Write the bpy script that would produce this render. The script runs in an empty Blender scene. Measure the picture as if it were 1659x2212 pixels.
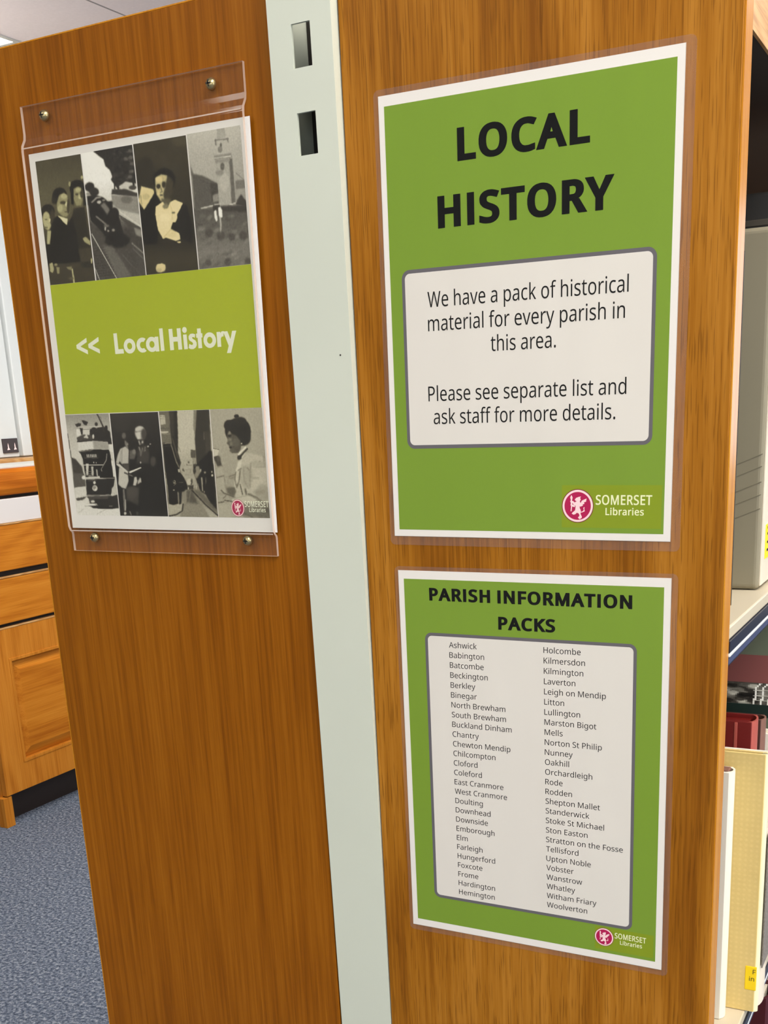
import bpy, bmesh, math, random
import numpy as np
from mathutils import Vector, Matrix
from mathutils.geometry import tessellate_polygon

random.seed(4)
S = bpy.context.scene
COL = S.collection
Z0 = 1.4537            # height of the top left corner of the large green notice above the floor

# ------------------------------------------------------------------ camera
cam = bpy.data.cameras.new('camera')
cam.sensor_fit = 'VERTICAL'
cam.sensor_height = 36.0
cam.lens = 36.0 * 2418.13 / 2212.0
cam.shift_x = -(872.05 - 829.5) / 2212.0
cam.shift_y = (1595.84 - 1106.0) / 2212.0
cam.clip_start = 0.01
camo = bpy.data.objects.new('camera', cam)
COL.objects.link(camo)
_r = Vector((0.8898215, 0.4541681, -0.0441481))
_d = Vector((0.0914437, -0.2722704, -0.9578658))
_f = Vector((-0.4470523, 0.8482925, -0.2838029))
m = Matrix.Identity(4)
for i in range(3):
    m[i][0] = _r[i]; m[i][1] = -_d[i]; m[i][2] = -_f[i]
m[0][3], m[1][3], m[2][3] = 0.397365, -0.760046, -0.203684 + Z0
camo.matrix_world = m
S.camera = camo

# ------------------------------------------------------------------ look, world, large lights
S.view_settings.view_transform = 'Standard'
S.view_settings.look = 'None'
S.view_settings.gamma = 1.0
S.view_settings.use_curve_mapping = False
S.view_settings.exposure = -0.23

w = bpy.data.worlds.new('daylight')
S.world = w
w.use_nodes = True
w.node_tree.nodes['Background'].inputs[0].default_value = (0.80, 0.90, 1.0, 1)
w.node_tree.nodes['Background'].inputs[1].default_value = 2.6


def area(name, loc, target, sx, sy, power, col):
    l = bpy.data.lights.new(name, 'AREA')
    l.shape = 'RECTANGLE'; l.size = sx; l.size_y = sy; l.energy = power; l.color = col
    o = bpy.data.objects.new(name, l)
    COL.objects.link(o)
    o.location = loc
    o.rotation_euler = (Vector(target) - Vector(loc)).to_track_quat('-Z', 'Y').to_euler()
    return o


CEIL = 2.6037
WARM = (1.0, 0.93, 0.82)
area('window_daylight', (3.28, 0.3, 1.55), (0.0, 0.2, 1.3), 2.6, 1.3, 40.0, (0.96, 0.98, 1.0))
# the tubes of the ceiling lights: (x, y, power)
area('front_fill_light', (1.5, -3.30, 1.35), (0.3, 0.0, 1.0), 2.0, 1.3, 22.0, (0.96, 0.98, 1.0))  # added fill from behind the camera, evens out the end panels
LAMPS = [(-3.557, 2.48, 40.0), (-0.9, -1.75, 6.0), (1.35, -0.95, 28.0), (1.1, -0.10, 12.0), (1.35, 3.2, 14.0), (-1.3, 1.6, 42.0)]
for lx, ly, lp in LAMPS:
    area('tube_light', (lx, ly, CEIL - 0.05), (lx, ly, 0), 1.15, 0.55, lp, WARM)


# ------------------------------------------------------------------ helpers
def lin(c):
    return tuple((v / 255 / 12.92) if v / 255 <= 0.04045 else ((v / 255 + 0.055) / 1.055) ** 2.4 for v in c)


def tag(o, label=None, cat=None, group=None, kind=None):
    if label: o['label'] = label
    if cat: o['category'] = cat
    if group: o['group'] = group
    if kind: o['kind'] = kind
    return o


def empty(name, loc=(0, 0, 0), rot=(0, 0, 0), parent=None):
    o = bpy.data.objects.new(name, None)
    COL.objects.link(o)
    o.location = loc; o.rotation_euler = rot
    o.empty_display_size = 0.02
    if parent: o.parent = parent
    return o


def obj(name, me, mat=None, parent=None):
    if isinstance(me, bmesh.types.BMesh):
        b = me
        me = bpy.data.meshes.new(name)
        b.to_mesh(me); b.free()
    o = bpy.data.objects.new(name, me)
    COL.objects.link(o)
    for mm in (mat if isinstance(mat, (list, tuple)) else [mat]):
        if mm: me.materials.append(mm)
    if parent: o.parent = parent
    return o


def add_box(b, x0, x1, y0, y1, z0, z1, bev=0.0, seg=2, mi=0):
    r = bmesh.ops.create_cube(b, size=1.0)
    vs = r['verts']
    for v in vs:
        v.co.x = x0 if v.co.x < 0 else x1
        v.co.y = y0 if v.co.y < 0 else y1
        v.co.z = z0 if v.co.z < 0 else z1
    fs = list({f for v in vs for f in v.link_faces})
    for f in fs: f.material_index = mi
    if bev > 0:
        es = list({e for v in vs for e in v.link_edges})
        bmesh.ops.bevel(b, geom=es, offset=bev, segments=seg, affect='EDGES', profile=0.5)
    return b


def box(x0, x1, y0, y1, z0, z1, bev=0.0, seg=2):
    return add_box(bmesh.new(), x0, x1, y0, y1, z0, z1, bev, seg)


def prism(prof, axis, a0, a1, closed=True):
    """profile of 2-D points swept along an axis ('x': points are (y,z); 'y': (x,z); 'z': (x,y))."""
    b = bmesh.new()
    def P(p, t):
        return {'x': (t, p[0], p[1]), 'y': (p[0], t, p[1]), 'z': (p[0], p[1], t)}[axis]
    A = [b.verts.new(P(p, a0)) for p in prof]
    B = [b.verts.new(P(p, a1)) for p in prof]
    n = len(prof)
    for i in range(n):
        j = (i + 1) % n
        b.faces.new((A[i], A[j], B[j], B[i]))
    b.faces.new(A); b.faces.new(B[::-1])
    bmesh.ops.recalc_face_normals(b, faces=b.faces)
    return b


def smooth(o, ang=0.6):
    me = o.data
    for p in me.polygons: p.use_smooth = True
    try: me.set_sharp_from_angle(angle=ang)
    except Exception: pass
    return o


def inside(p, c):
    r = False
    for (x0, y0), (x1, y1) in zip(c, c[1:] + c[:1]):
        if (y0 > p[1]) != (y1 > p[1]) and p[0] < (x1 - x0) * (p[1] - y0) / (y1 - y0) + x0: r = not r
    return r


def nest(cs):
    """group contours as (outline, its holes...)."""
    dep = [[j for j, d in enumerate(cs) if j != i and inside(c[0], d)] for i, c in enumerate(cs)]
    out = {i: [cs[i]] for i in range(len(cs)) if len(dep[i]) % 2 == 0}
    for i in range(len(cs)):
        if len(dep[i]) % 2:
            out[max((j for j in dep[i] if j in out), key=lambda j: len(dep[j]))].append(cs[i])
    return list(out.values())


def flat(pieces, off, k=0.001, step=0.0):
    """pieces: lists of 2-D contours (x right, y down, in mm) -> flat mesh facing -Y, 'off' in front of the sheet."""
    V, F = [], []
    for gi, grp in enumerate([g for cs in pieces for g in nest(cs)]):
        tri = tessellate_polygon([[Vector((x, y, 0)) for x, y in c] for c in grp])
        pts = [p for c in grp for p in c]
        base = len(V)
        V += [(x * k, -off - gi * step, -y * k) for x, y in pts]
        for t in tri:
            a, b_, c = (pts[i] for i in t)
            ar = (b_[0] - a[0]) * (c[1] - a[1]) - (b_[1] - a[1]) * (c[0] - a[0])
            if abs(ar) < 1e-9: continue
            t = tuple(base + i for i in t)
            F.append(t if ar < 0 else t[::-1])
    me = bpy.data.meshes.new('flat')
    me.from_pydata(V, [], F)
    me.update()
    return me


def rrect(x0, y0, x1, y1, r, n=8):
    pts = []
    for cx, cy, a in ((x1 - r, y0 + r, -90), (x1 - r, y1 - r, 0), (x0 + r, y1 - r, 90), (x0 + r, y0 + r, 180)):
        for i in range(n + 1):
            t = math.radians(a + 90 * i / n)
            pts.append((cx + r * math.cos(t), cy + r * math.sin(t)))
    return pts


def circ(cx, cy, rx, ry=None, n=64):
    ry = ry or rx
    return [(cx + rx * math.cos(2 * math.pi * i / n), cy + ry * math.sin(2 * math.pi * i / n)) for i in range(n)]


# ------------------------------------------------------------------ materials
def nodes(name):
    mt = bpy.data.materials.new(name)
    mt.use_nodes = True
    nt = mt.node_tree
    return mt, nt, nt.nodes['Principled BSDF']


def N(nt, typ, **kw):
    n = nt.nodes.new(typ)
    for k, v in kw.items():
        if k in n.bl_rna.properties: setattr(n, k, v)
        else: n.inputs[k].default_value = v
    return n


def plain(name, rgb, rough=0.5, metal=0.0, mottle=0.0, mscale=30.0, spec=0.5, bump=0.0, bscale=200.0, coat=0.0):
    mt, nt, p = nodes(name)
    c = lin(rgb)
    p.inputs['Base Color'].default_value = (*c, 1)
    p.inputs['Roughness'].default_value = rough
    p.inputs['Metallic'].default_value = metal
    p.inputs['Specular IOR Level'].default_value = spec
    if coat:
        p.inputs['Coat Weight'].default_value = coat
        p.inputs['Coat Roughness'].default_value = 0.12
    tc = N(nt, 'ShaderNodeTexCoord')
    if mottle:
        nz = N(nt, 'ShaderNodeTexNoise', Scale=mscale, Detail=4.0)
        nt.links.new(tc.outputs['Object'], nz.inputs['Vector'])
        mx = N(nt, 'ShaderNodeMix', data_type='RGBA')
        mx.inputs['A'].default_value = (*[v * (1 - mottle) for v in c], 1)
        mx.inputs['B'].default_value = (*[min(1, v * (1 + mottle)) for v in c], 1)
        nt.links.new(nz.outputs['Fac'], mx.inputs['Factor'])
        nt.links.new(mx.outputs['Result'], p.inputs['Base Color'])
    if bump:
        nb = N(nt, 'ShaderNodeTexNoise', Scale=bscale, Detail=3.0)
        nt.links.new(tc.outputs['Object'], nb.inputs['Vector'])
        bp = N(nt, 'ShaderNodeBump', Strength=bump, Distance=0.001)
        nt.links.new(nb.outputs['Fac'], bp.inputs['Height'])
        nt.links.new(bp.outputs['Normal'], p.inputs['Normal'])
    return mt


def wood(name, dark, mid, light, axis='z', fig=1.0, pores=0.5, rough=0.42, seed=0.0, figscale=1.0, streak=0.45, grain=0.55, spec=0.12):
    """veneer: broad cathedral figure, fine grain and short dark pores, all running along one axis (object space, metres)."""
    mt, nt, p = nodes(name)
    tc = N(nt, 'ShaderNodeTexCoord')
    def mapped(across, along, rot=(0, 0, 0)):
        mp = N(nt, 'ShaderNodeMapping')
        sc = {'z': (across, across, along), 'y': (across, along, across), 'x': (along, across, across)}[axis]
        mp.inputs['Scale'].default_value = sc
        mp.inputs['Location'].default_value = (seed, seed * 0.7, seed * 1.3)
        mp.inputs['Rotation'].default_value = rot
        nt.links.new(tc.outputs['Object'], mp.inputs['Vector'])
        return mp
    # cathedral figure
    big = N(nt, 'ShaderNodeTexNoise', Scale=1.0, Detail=1.5, Roughness=0.4)
    nt.links.new(mapped(6.5 * figscale, 1.7 * figscale).outputs[0], big.inputs['Vector'])
    mul = N(nt, 'ShaderNodeMath', operation='MULTIPLY'); mul.inputs[1].default_value = 44.0
    nt.links.new(big.outputs['Fac'], mul.inputs[0])
    sn = N(nt, 'ShaderNodeMath', operation='SINE'); nt.links.new(mul.outputs[0], sn.inputs[0])
    # fine grain
    fine = N(nt, 'ShaderNodeTexNoise', Scale=1.0, Detail=3.0, Roughness=0.6)
    nt.links.new(mapped(330.0, 7.0).outputs[0], fine.inputs['Vector'])
    mid_n = N(nt, 'ShaderNodeTexNoise', Scale=1.0, Detail=2.0)
    nt.links.new(mapped(70.0, 2.2).outputs[0], mid_n.inputs['Vector'])
    a = N(nt, 'ShaderNodeMath', operation='MULTIPLY_ADD')
    a.inputs[1].default_value = 0.11 * fig; a.inputs[2].default_value = 0.0
    nt.links.new(sn.outputs[0], a.inputs[0])
    b_ = N(nt, 'ShaderNodeMath', operation='MULTIPLY_ADD'); b_.inputs[1].default_value = grain
    nt.links.new(fine.outputs['Fac'], b_.inputs[0]); nt.links.new(a.outputs[0], b_.inputs[2])
    c_ = N(nt, 'ShaderNodeMath', operation='MULTIPLY_ADD'); c_.inputs[1].default_value = streak
    nt.links.new(mid_n.outputs['Fac'], c_.inputs[0]); nt.links.new(b_.outputs[0], c_.inputs[2])
    half = (grain + streak) / 2
    rp = N(nt, 'ShaderNodeValToRGB')
    e = rp.color_ramp.elements
    e[0].position = half - 0.2; e[0].color = (*lin(dark), 1)
    e[1].position = half + 0.2; e[1].color = (*lin(light), 1)
    k = e.new(half); k.color = (*lin(mid), 1)
    nt.links.new(c_.outputs[0], rp.inputs['Fac'])
    out = rp.outputs['Color']
    if pores > 0:
        pn = N(nt, 'ShaderNodeTexNoise', Scale=1.0, Detail=1.0)
        nt.links.new(mapped(1000.0, 30.0).outputs[0], pn.inputs['Vector'])
        th = N(nt, 'ShaderNodeMapRange'); th.inputs['From Min'].default_value = 0.57; th.inputs['From Max'].default_value = 0.66
        nt.links.new(pn.outputs['Fac'], th.inputs['Value'])
        pm = N(nt, 'ShaderNodeMath', operation='MULTIPLY'); pm.inputs[1].default_value = pores
        nt.links.new(th.outputs[0], pm.inputs[0])
        mx = N(nt, 'ShaderNodeMix', data_type='RGBA')
        mx.inputs['B'].default_value = (*[v * 0.55 for v in lin(dark)], 1)
        nt.links.new(pm.outputs[0], mx.inputs['Factor']); nt.links.new(out, mx.inputs['A'])
        out = mx.outputs['Result']
    nt.links.new(out, p.inputs['Base Color'])
    p.inputs['Roughness'].default_value = rough
    p.inputs['Specular IOR Level'].default_value = spec
    bp = N(nt, 'ShaderNodeBump', Strength=0.12, Distance=0.0006)
    nt.links.new(fine.outputs['Fac'], bp.inputs['Height']); nt.links.new(bp.outputs['Normal'], p.inputs['Normal'])
    return mt


def lattice(name, rgb, rgb2, pitch, amt):
    """cloth with a faint net of lighter dots."""
    mt = plain(name, rgb, 0.6, mottle=0.07, mscale=50.0, bump=0.15, bscale=260.0)
    nt = mt.node_tree; p = nt.nodes['Principled BSDF']
    base = p.inputs['Base Color'].links[0].from_socket
    tc = N(nt, 'ShaderNodeTexCoord'); sp = N(nt, 'ShaderNodeSeparateXYZ'); nt.links.new(tc.outputs['Object'], sp.inputs[0])
    hs = []
    for ax in ('X', 'Z'):
        mu = N(nt, 'ShaderNodeMath', operation='MULTIPLY'); mu.inputs[1].default_value = 2 * math.pi / pitch
        sn = N(nt, 'ShaderNodeMath', operation='SINE')
        nt.links.new(sp.outputs[ax], mu.inputs[0]); nt.links.new(mu.outputs[0], sn.inputs[0]); hs.append(sn)
    ml = N(nt, 'ShaderNodeMath', operation='ADD'); nt.links.new(hs[0].outputs[0], ml.inputs[0]); nt.links.new(hs[1].outputs[0], ml.inputs[1])
    mr = N(nt, 'ShaderNodeMapRange'); mr.inputs['From Min'].default_value = 0.0; mr.inputs['From Max'].default_value = 2.0; mr.inputs['To Max'].default_value = amt
    nt.links.new(ml.outputs[0], mr.inputs['Value'])
    mx = N(nt, 'ShaderNodeMix', data_type='RGBA'); mx.inputs['B'].default_value = (*lin(rgb2), 1)
    nt.links.new(mr.outputs[0], mx.inputs['Factor']); nt.links.new(base, mx.inputs['A']); nt.links.new(mx.outputs['Result'], p.inputs['Base Color'])
    return mt


def film(name, tint, milk, rough=0.12, gloss=1.0, milkcol=(0.75, 0.72, 0.70)):
    """clear plastic: see-through, a little milky, with a sharp reflection."""
    mt = bpy.data.materials.new(name)
    mt.use_nodes = True
    nt = mt.node_tree
    nt.nodes.remove(nt.nodes['Principled BSDF'])
    out = nt.nodes['Material Output']
    tr = N(nt, 'ShaderNodeBsdfTransparent'); tr.inputs['Color'].default_value = (*tint, 1)
    df = N(nt, 'ShaderNodeBsdfDiffuse'); df.inputs['Color'].default_value = (*milkcol, 1)
    gl = N(nt, 'ShaderNodeBsdfGlossy', Roughness=rough)
    m1 = N(nt, 'ShaderNodeMixShader'); m1.inputs[0].default_value = milk
    nt.links.new(tr.outputs[0], m1.inputs[1]); nt.links.new(df.outputs[0], m1.inputs[2])
    fr = N(nt, 'ShaderNodeFresnel', IOR=1.45)
    ge = N(nt, 'ShaderNodeNewGeometry')
    inv = N(nt, 'ShaderNodeMath', operation='SUBTRACT'); inv.inputs[0].default_value = gloss
    nt.links.new(ge.outputs['Backfacing'], inv.inputs[1]); inv.use_clamp = True
    fm = N(nt, 'ShaderNodeMath', operation='MULTIPLY')          # the outer face of the plastic carries the reflection
    nt.links.new(fr.outputs[0], fm.inputs[0]); nt.links.new(inv.outputs[0], fm.inputs[1])
    m2 = N(nt, 'ShaderNodeMixShader')
    nt.links.new(fm.outputs[0], m2.inputs[0]); nt.links.new(m1.outputs[0], m2.inputs[1]); nt.links.new(gl.outputs[0], m2.inputs[2])
    nt.links.new(m2.outputs[0], out.inputs['Surface'])
    return mt


def printed(name, rgb, rough=0.22, spec=0.3, wave=0.0):
    """ink under a laminating film: even colour, soft streaky gloss from the film's gentle waves."""
    mt, nt, p = nodes(name)
    p.inputs['Base Color'].default_value = (*lin(rgb), 1)
    p.inputs['Roughness'].default_value = rough
    p.inputs['Specular IOR Level'].default_value = spec
    if wave:
        tc = N(nt, 'ShaderNodeTexCoord'); mp = N(nt, 'ShaderNodeMapping')
        mp.inputs['Scale'].default_value = (28, 28, 7)
        nz = N(nt, 'ShaderNodeTexNoise', Scale=1.0, Detail=2.0)
        bp = N(nt, 'ShaderNodeBump', Strength=wave, Distance=0.002)
        nt.links.new(tc.outputs['Object'], mp.inputs['Vector']); nt.links.new(mp.outputs[0], nz.inputs['Vector'])
        nt.links.new(nz.outputs['Fac'], bp.inputs['Height']); nt.links.new(bp.outputs['Normal'], p.inputs['Normal'])
    return mt


def vcol(name, rough=0.35):
    mt, nt, p = nodes(name)
    at = N(nt, 'ShaderNodeAttribute', attribute_name='ink')
    nt.links.new(at.outputs['Color'], p.inputs['Base Color'])
    p.inputs['Roughness'].default_value = rough
    p.inputs['Specular IOR Level'].default_value = 0.3
    return mt


def glow(name, col, strength):
    mt, nt, p = nodes(name)
    p.inputs['Base Color'].default_value = (0.8, 0.8, 0.8, 1)
    p.inputs['Emission Color'].default_value = (*col, 1)
    p.inputs['Emission Strength'].default_value = strength
    return mt


def carpet(name):
    mt, nt, p = nodes(name)
    tc = N(nt, 'ShaderNodeTexCoord')
    n1 = N(nt, 'ShaderNodeTexNoise', Scale=120.0, Detail=4.0, Roughness=0.75)
    n2 = N(nt, 'ShaderNodeTexVoronoi', Scale=150.0)
    nt.links.new(tc.outputs['Object'], n1.inputs['Vector']); nt.links.new(tc.outputs['Object'], n2.inputs['Vector'])
    rp = N(nt, 'ShaderNodeValToRGB')
    e = rp.color_ramp.elements
    e[0].position = 0.36; e[0].color = (*lin((56, 66, 82)), 1)
    e[1].position = 0.66; e[1].color = (*lin((172, 178, 188)), 1)
    k = e.new(0.5); k.color = (*lin((104, 114, 132)), 1)
    nt.links.new(n1.outputs['Fac'], rp.inputs['Fac'])
    nt.links.new(rp.outputs['Color'], p.inputs['Base Color'])
    p.inputs['Roughness'].default_value = 0.95
    p.inputs['Specular IOR Level'].default_value = 0.1
    bp = N(nt, 'ShaderNodeBump', Strength=0.9, Distance=0.006)
    nt.links.new(n2.outputs['Distance'], bp.inputs['Height']); nt.links.new(bp.outputs['Normal'], p.inputs['Normal'])
    return mt


def ceiling_mat(name):
    """painted tiles, 1.2 m apart along one direction with a fine joint."""
    mt, nt, p = nodes(name)
    tc = N(nt, 'ShaderNodeTexCoord'); sp = N(nt, 'ShaderNodeSeparateXYZ')
    nt.links.new(tc.outputs['Object'], sp.inputs[0])
    a = N(nt, 'ShaderNodeMath', operation='ADD'); a.inputs[1].default_value = 2.455 + 12.0
    nt.links.new(sp.outputs['X'], a.inputs[0])
    md = N(nt, 'ShaderNodeMath', operation='MODULO'); md.inputs[1].default_value = 1.2
    nt.links.new(a.outputs[0], md.inputs[0])
    lt = N(nt, 'ShaderNodeMath', operation='LESS_THAN'); lt.inputs[1].default_value = 0.009
    nt.links.new(md.outputs[0], lt.inputs[0])
    nz = N(nt, 'ShaderNodeTexNoise', Scale=90.0, Detail=3.0)
    nt.links.new(tc.outputs['Object'], nz.inputs['Vector'])
    mx0 = N(nt, 'ShaderNodeMix', data_type='RGBA')
    mx0.inputs['A'].default_value = (*lin((230, 220, 224)), 1); mx0.inputs['B'].default_value = (*lin((242, 232, 236)), 1)
    nt.links.new(nz.outputs['Fac'], mx0.inputs['Factor'])
    mx = N(nt, 'ShaderNodeMix', data_type='RGBA')
    mx.inputs['B'].default_value = (*lin((150, 144, 148)), 1)
    nt.links.new(lt.outputs[0], mx.inputs['Factor']); nt.links.new(mx0.outputs['Result'], mx.inputs['A'])
    nt.links.new(mx.outputs['Result'], p.inputs['Base Color'])
    p.inputs['Roughness'].default_value = 0.9
    return mt


M = dict(
    oak=wood('oak_veneer', (124, 72, 10), (157, 99, 22), (176, 117, 38), fig=0.85, pores=0.5, seed=3.1),
    oak2=wood('smooth_veneer', (120, 66, 6), (142, 82, 10), (156, 94, 18), fig=0.30, pores=0.16, seed=7.7, rough=0.38, streak=0.26, grain=0.8),
    lipping=wood('pale_lipping', (178, 110, 20), (200, 132, 30), (212, 148, 42), fig=0.2, pores=0.1, seed=1.0, rough=0.24, spec=0.28),
    palewood=wood('pale_fascia', (164, 114, 64), (192, 146, 94), (206, 166, 114), axis='y', fig=1.0, pores=0.3, seed=2.0, figscale=2.5),
    drawer=wood('orange_veneer', (168, 94, 20), (194, 118, 32), (208, 134, 44), axis='y', fig=0.55, pores=0.06, seed=5.0, figscale=0.8),
    drawer_v=wood('orange_veneer_upright', (172, 100, 26), (196, 122, 38), (208, 136, 50), axis='z', fig=0.45, pores=0.06, seed=9.0),
    post=plain('cream_steel', (208, 212, 196), 0.38, mottle=0.05, mscale=9.0),
    cream=plain('cream_steel_shelf', (200, 188, 164), 0.4),
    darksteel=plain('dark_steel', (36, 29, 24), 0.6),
    navy=plain('navy_plastic', (22, 26, 48), 0.25),
    slate=plain('slate_plastic', (66, 74, 110), 0.25),
    chrome=plain('clear_strip', (225, 228, 226), 0.15, spec=0.8),
    paper=printed('white_paper_gloss', (232, 226, 218), 0.3),
    flyerpaper=printed('white_paper', (236, 232, 226), 0.6, spec=0.15),
    green=printed('green_ink', (120, 150, 50), 0.24, wave=0.5),
    olive=printed('olive_ink', (132, 150, 32), 0.24, wave=0.5),
    lime=printed('lime_ink', (172, 184, 40), 0.4, spec=0.15),
    boxgrey=printed('grey_ink', (102, 98, 102), 0.24),
    boxwhite=printed('white_ink', (222, 216, 206), 0.24, wave=0.5),
    black=printed('black_ink', (7, 9, 11), 0.24, wave=0.4),
    text=printed('dark_text_ink', (18, 18, 18), 0.3),
    magenta=printed('crimson_ink', (178, 26, 80), 0.3),
    maroon=printed('dark_crimson_ink', (120, 26, 40), 0.3),
    pinkwhite=printed('pale_pink_ink', (250, 214, 214), 0.3),
    paletext=printed('pale_lettering', (236, 236, 186), 0.3),
    whitetext=printed('white_lettering', (236, 238, 214), 0.4),
    photo=vcol('photo_print'),
    laminate=film('laminate_film', (0.97, 0.955, 0.95), 0.038, 0.25, milkcol=(0.8, 0.66, 0.6)),
    acrylic=film('clear_acrylic', (0.975, 0.972, 0.955), 0.009, 0.06, gloss=0.75),
    acredge=film('acrylic_edge_glow', (0.80, 0.74, 0.70), 0.62, 0.2, milkcol=(0.86, 0.68, 0.56)),  # pale diffuse colour stands in for light gathered in the edge
    brass=plain('dull_brass', (176, 160, 116), 0.3, metal=0.9),
    slot=plain('slot_shadow_steel', (38, 32, 24), 0.6),
    wall=plain('wall_paint', (226, 222, 212), 0.9),
    white=plain('white_paint', (216, 221, 222), 0.45),
    worktop=plain('white_laminate', (216, 210, 208), 0.5),
    kick=plain('dark_plinth', (34, 20, 14), 0.6),
    gap=plain('dark_carcass', (26, 18, 14), 0.7),
    carpet=carpet('blue_grey_carpet'),
    ceiling=ceiling_mat('ceiling_tiles'),
    tube=glow('lamp_diffuser', (1.0, 0.97, 0.92), 9.0),
    frame=plain('lamp_frame', (206, 206, 202), 0.5),
    indicator=plain('black_plastic', (58, 46, 46), 0.3),
    red=glow('red_lamp', (0.8, 0.06, 0.12), 0.35),
    boxfile=plain('grey_buckram', (136, 128, 106), 0.6, mottle=0.05, mscale=20.0),
    boxspine=plain('lit_buckram', (214, 204, 184), 0.6, mottle=0.05, mscale=40.0),  # lit copy of the box grey: aisle light put into the colour
    blackfile=plain('black_board', (34, 32, 30), 0.5),
    folder=plain('charcoal_board', (62, 56, 46), 0.6),
    diagonal_lines=plain('dull_grey_line', (112, 105, 86), 0.7),
    yellow=plain('yellow_label', (252, 216, 10), 0.5),
    pages=plain('paper_pages', (236, 226, 204), 0.8, mottle=0.06, mscale=300.0),
    redcloth=plain('red_cloth', (112, 16, 11), 0.5, bump=0.1),
    redlight=plain('highlit_red_cloth', (178, 84, 72), 0.5),  # lighter red: paints in the joint highlight, also used on the spine
    brown=plain('brown_cloth', (66, 34, 26), 0.6),
    browns=plain('mid_brown_cloth', (128, 88, 74), 0.6),  # mid brown for a spine, page tops and the torn edge
    greygreen=plain('grey_green_board', (104, 110, 90), 0.6),
    maroonband=plain('maroon_band', (132, 72, 68), 0.6),
    darkgreen=plain('bottle_green_band', (10, 34, 28), 0.5),
    maroonbook=plain('dark_maroon_cloth', (70, 8, 20), 0.5),
    whitecard=plain('white_card', (228, 221, 206), 0.6),
    ink=plain('print_black', (26, 24, 22), 0.6),
    glass=film('window_glass', (0.97, 0.98, 0.98), 0.0, 0.02),
)

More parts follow.
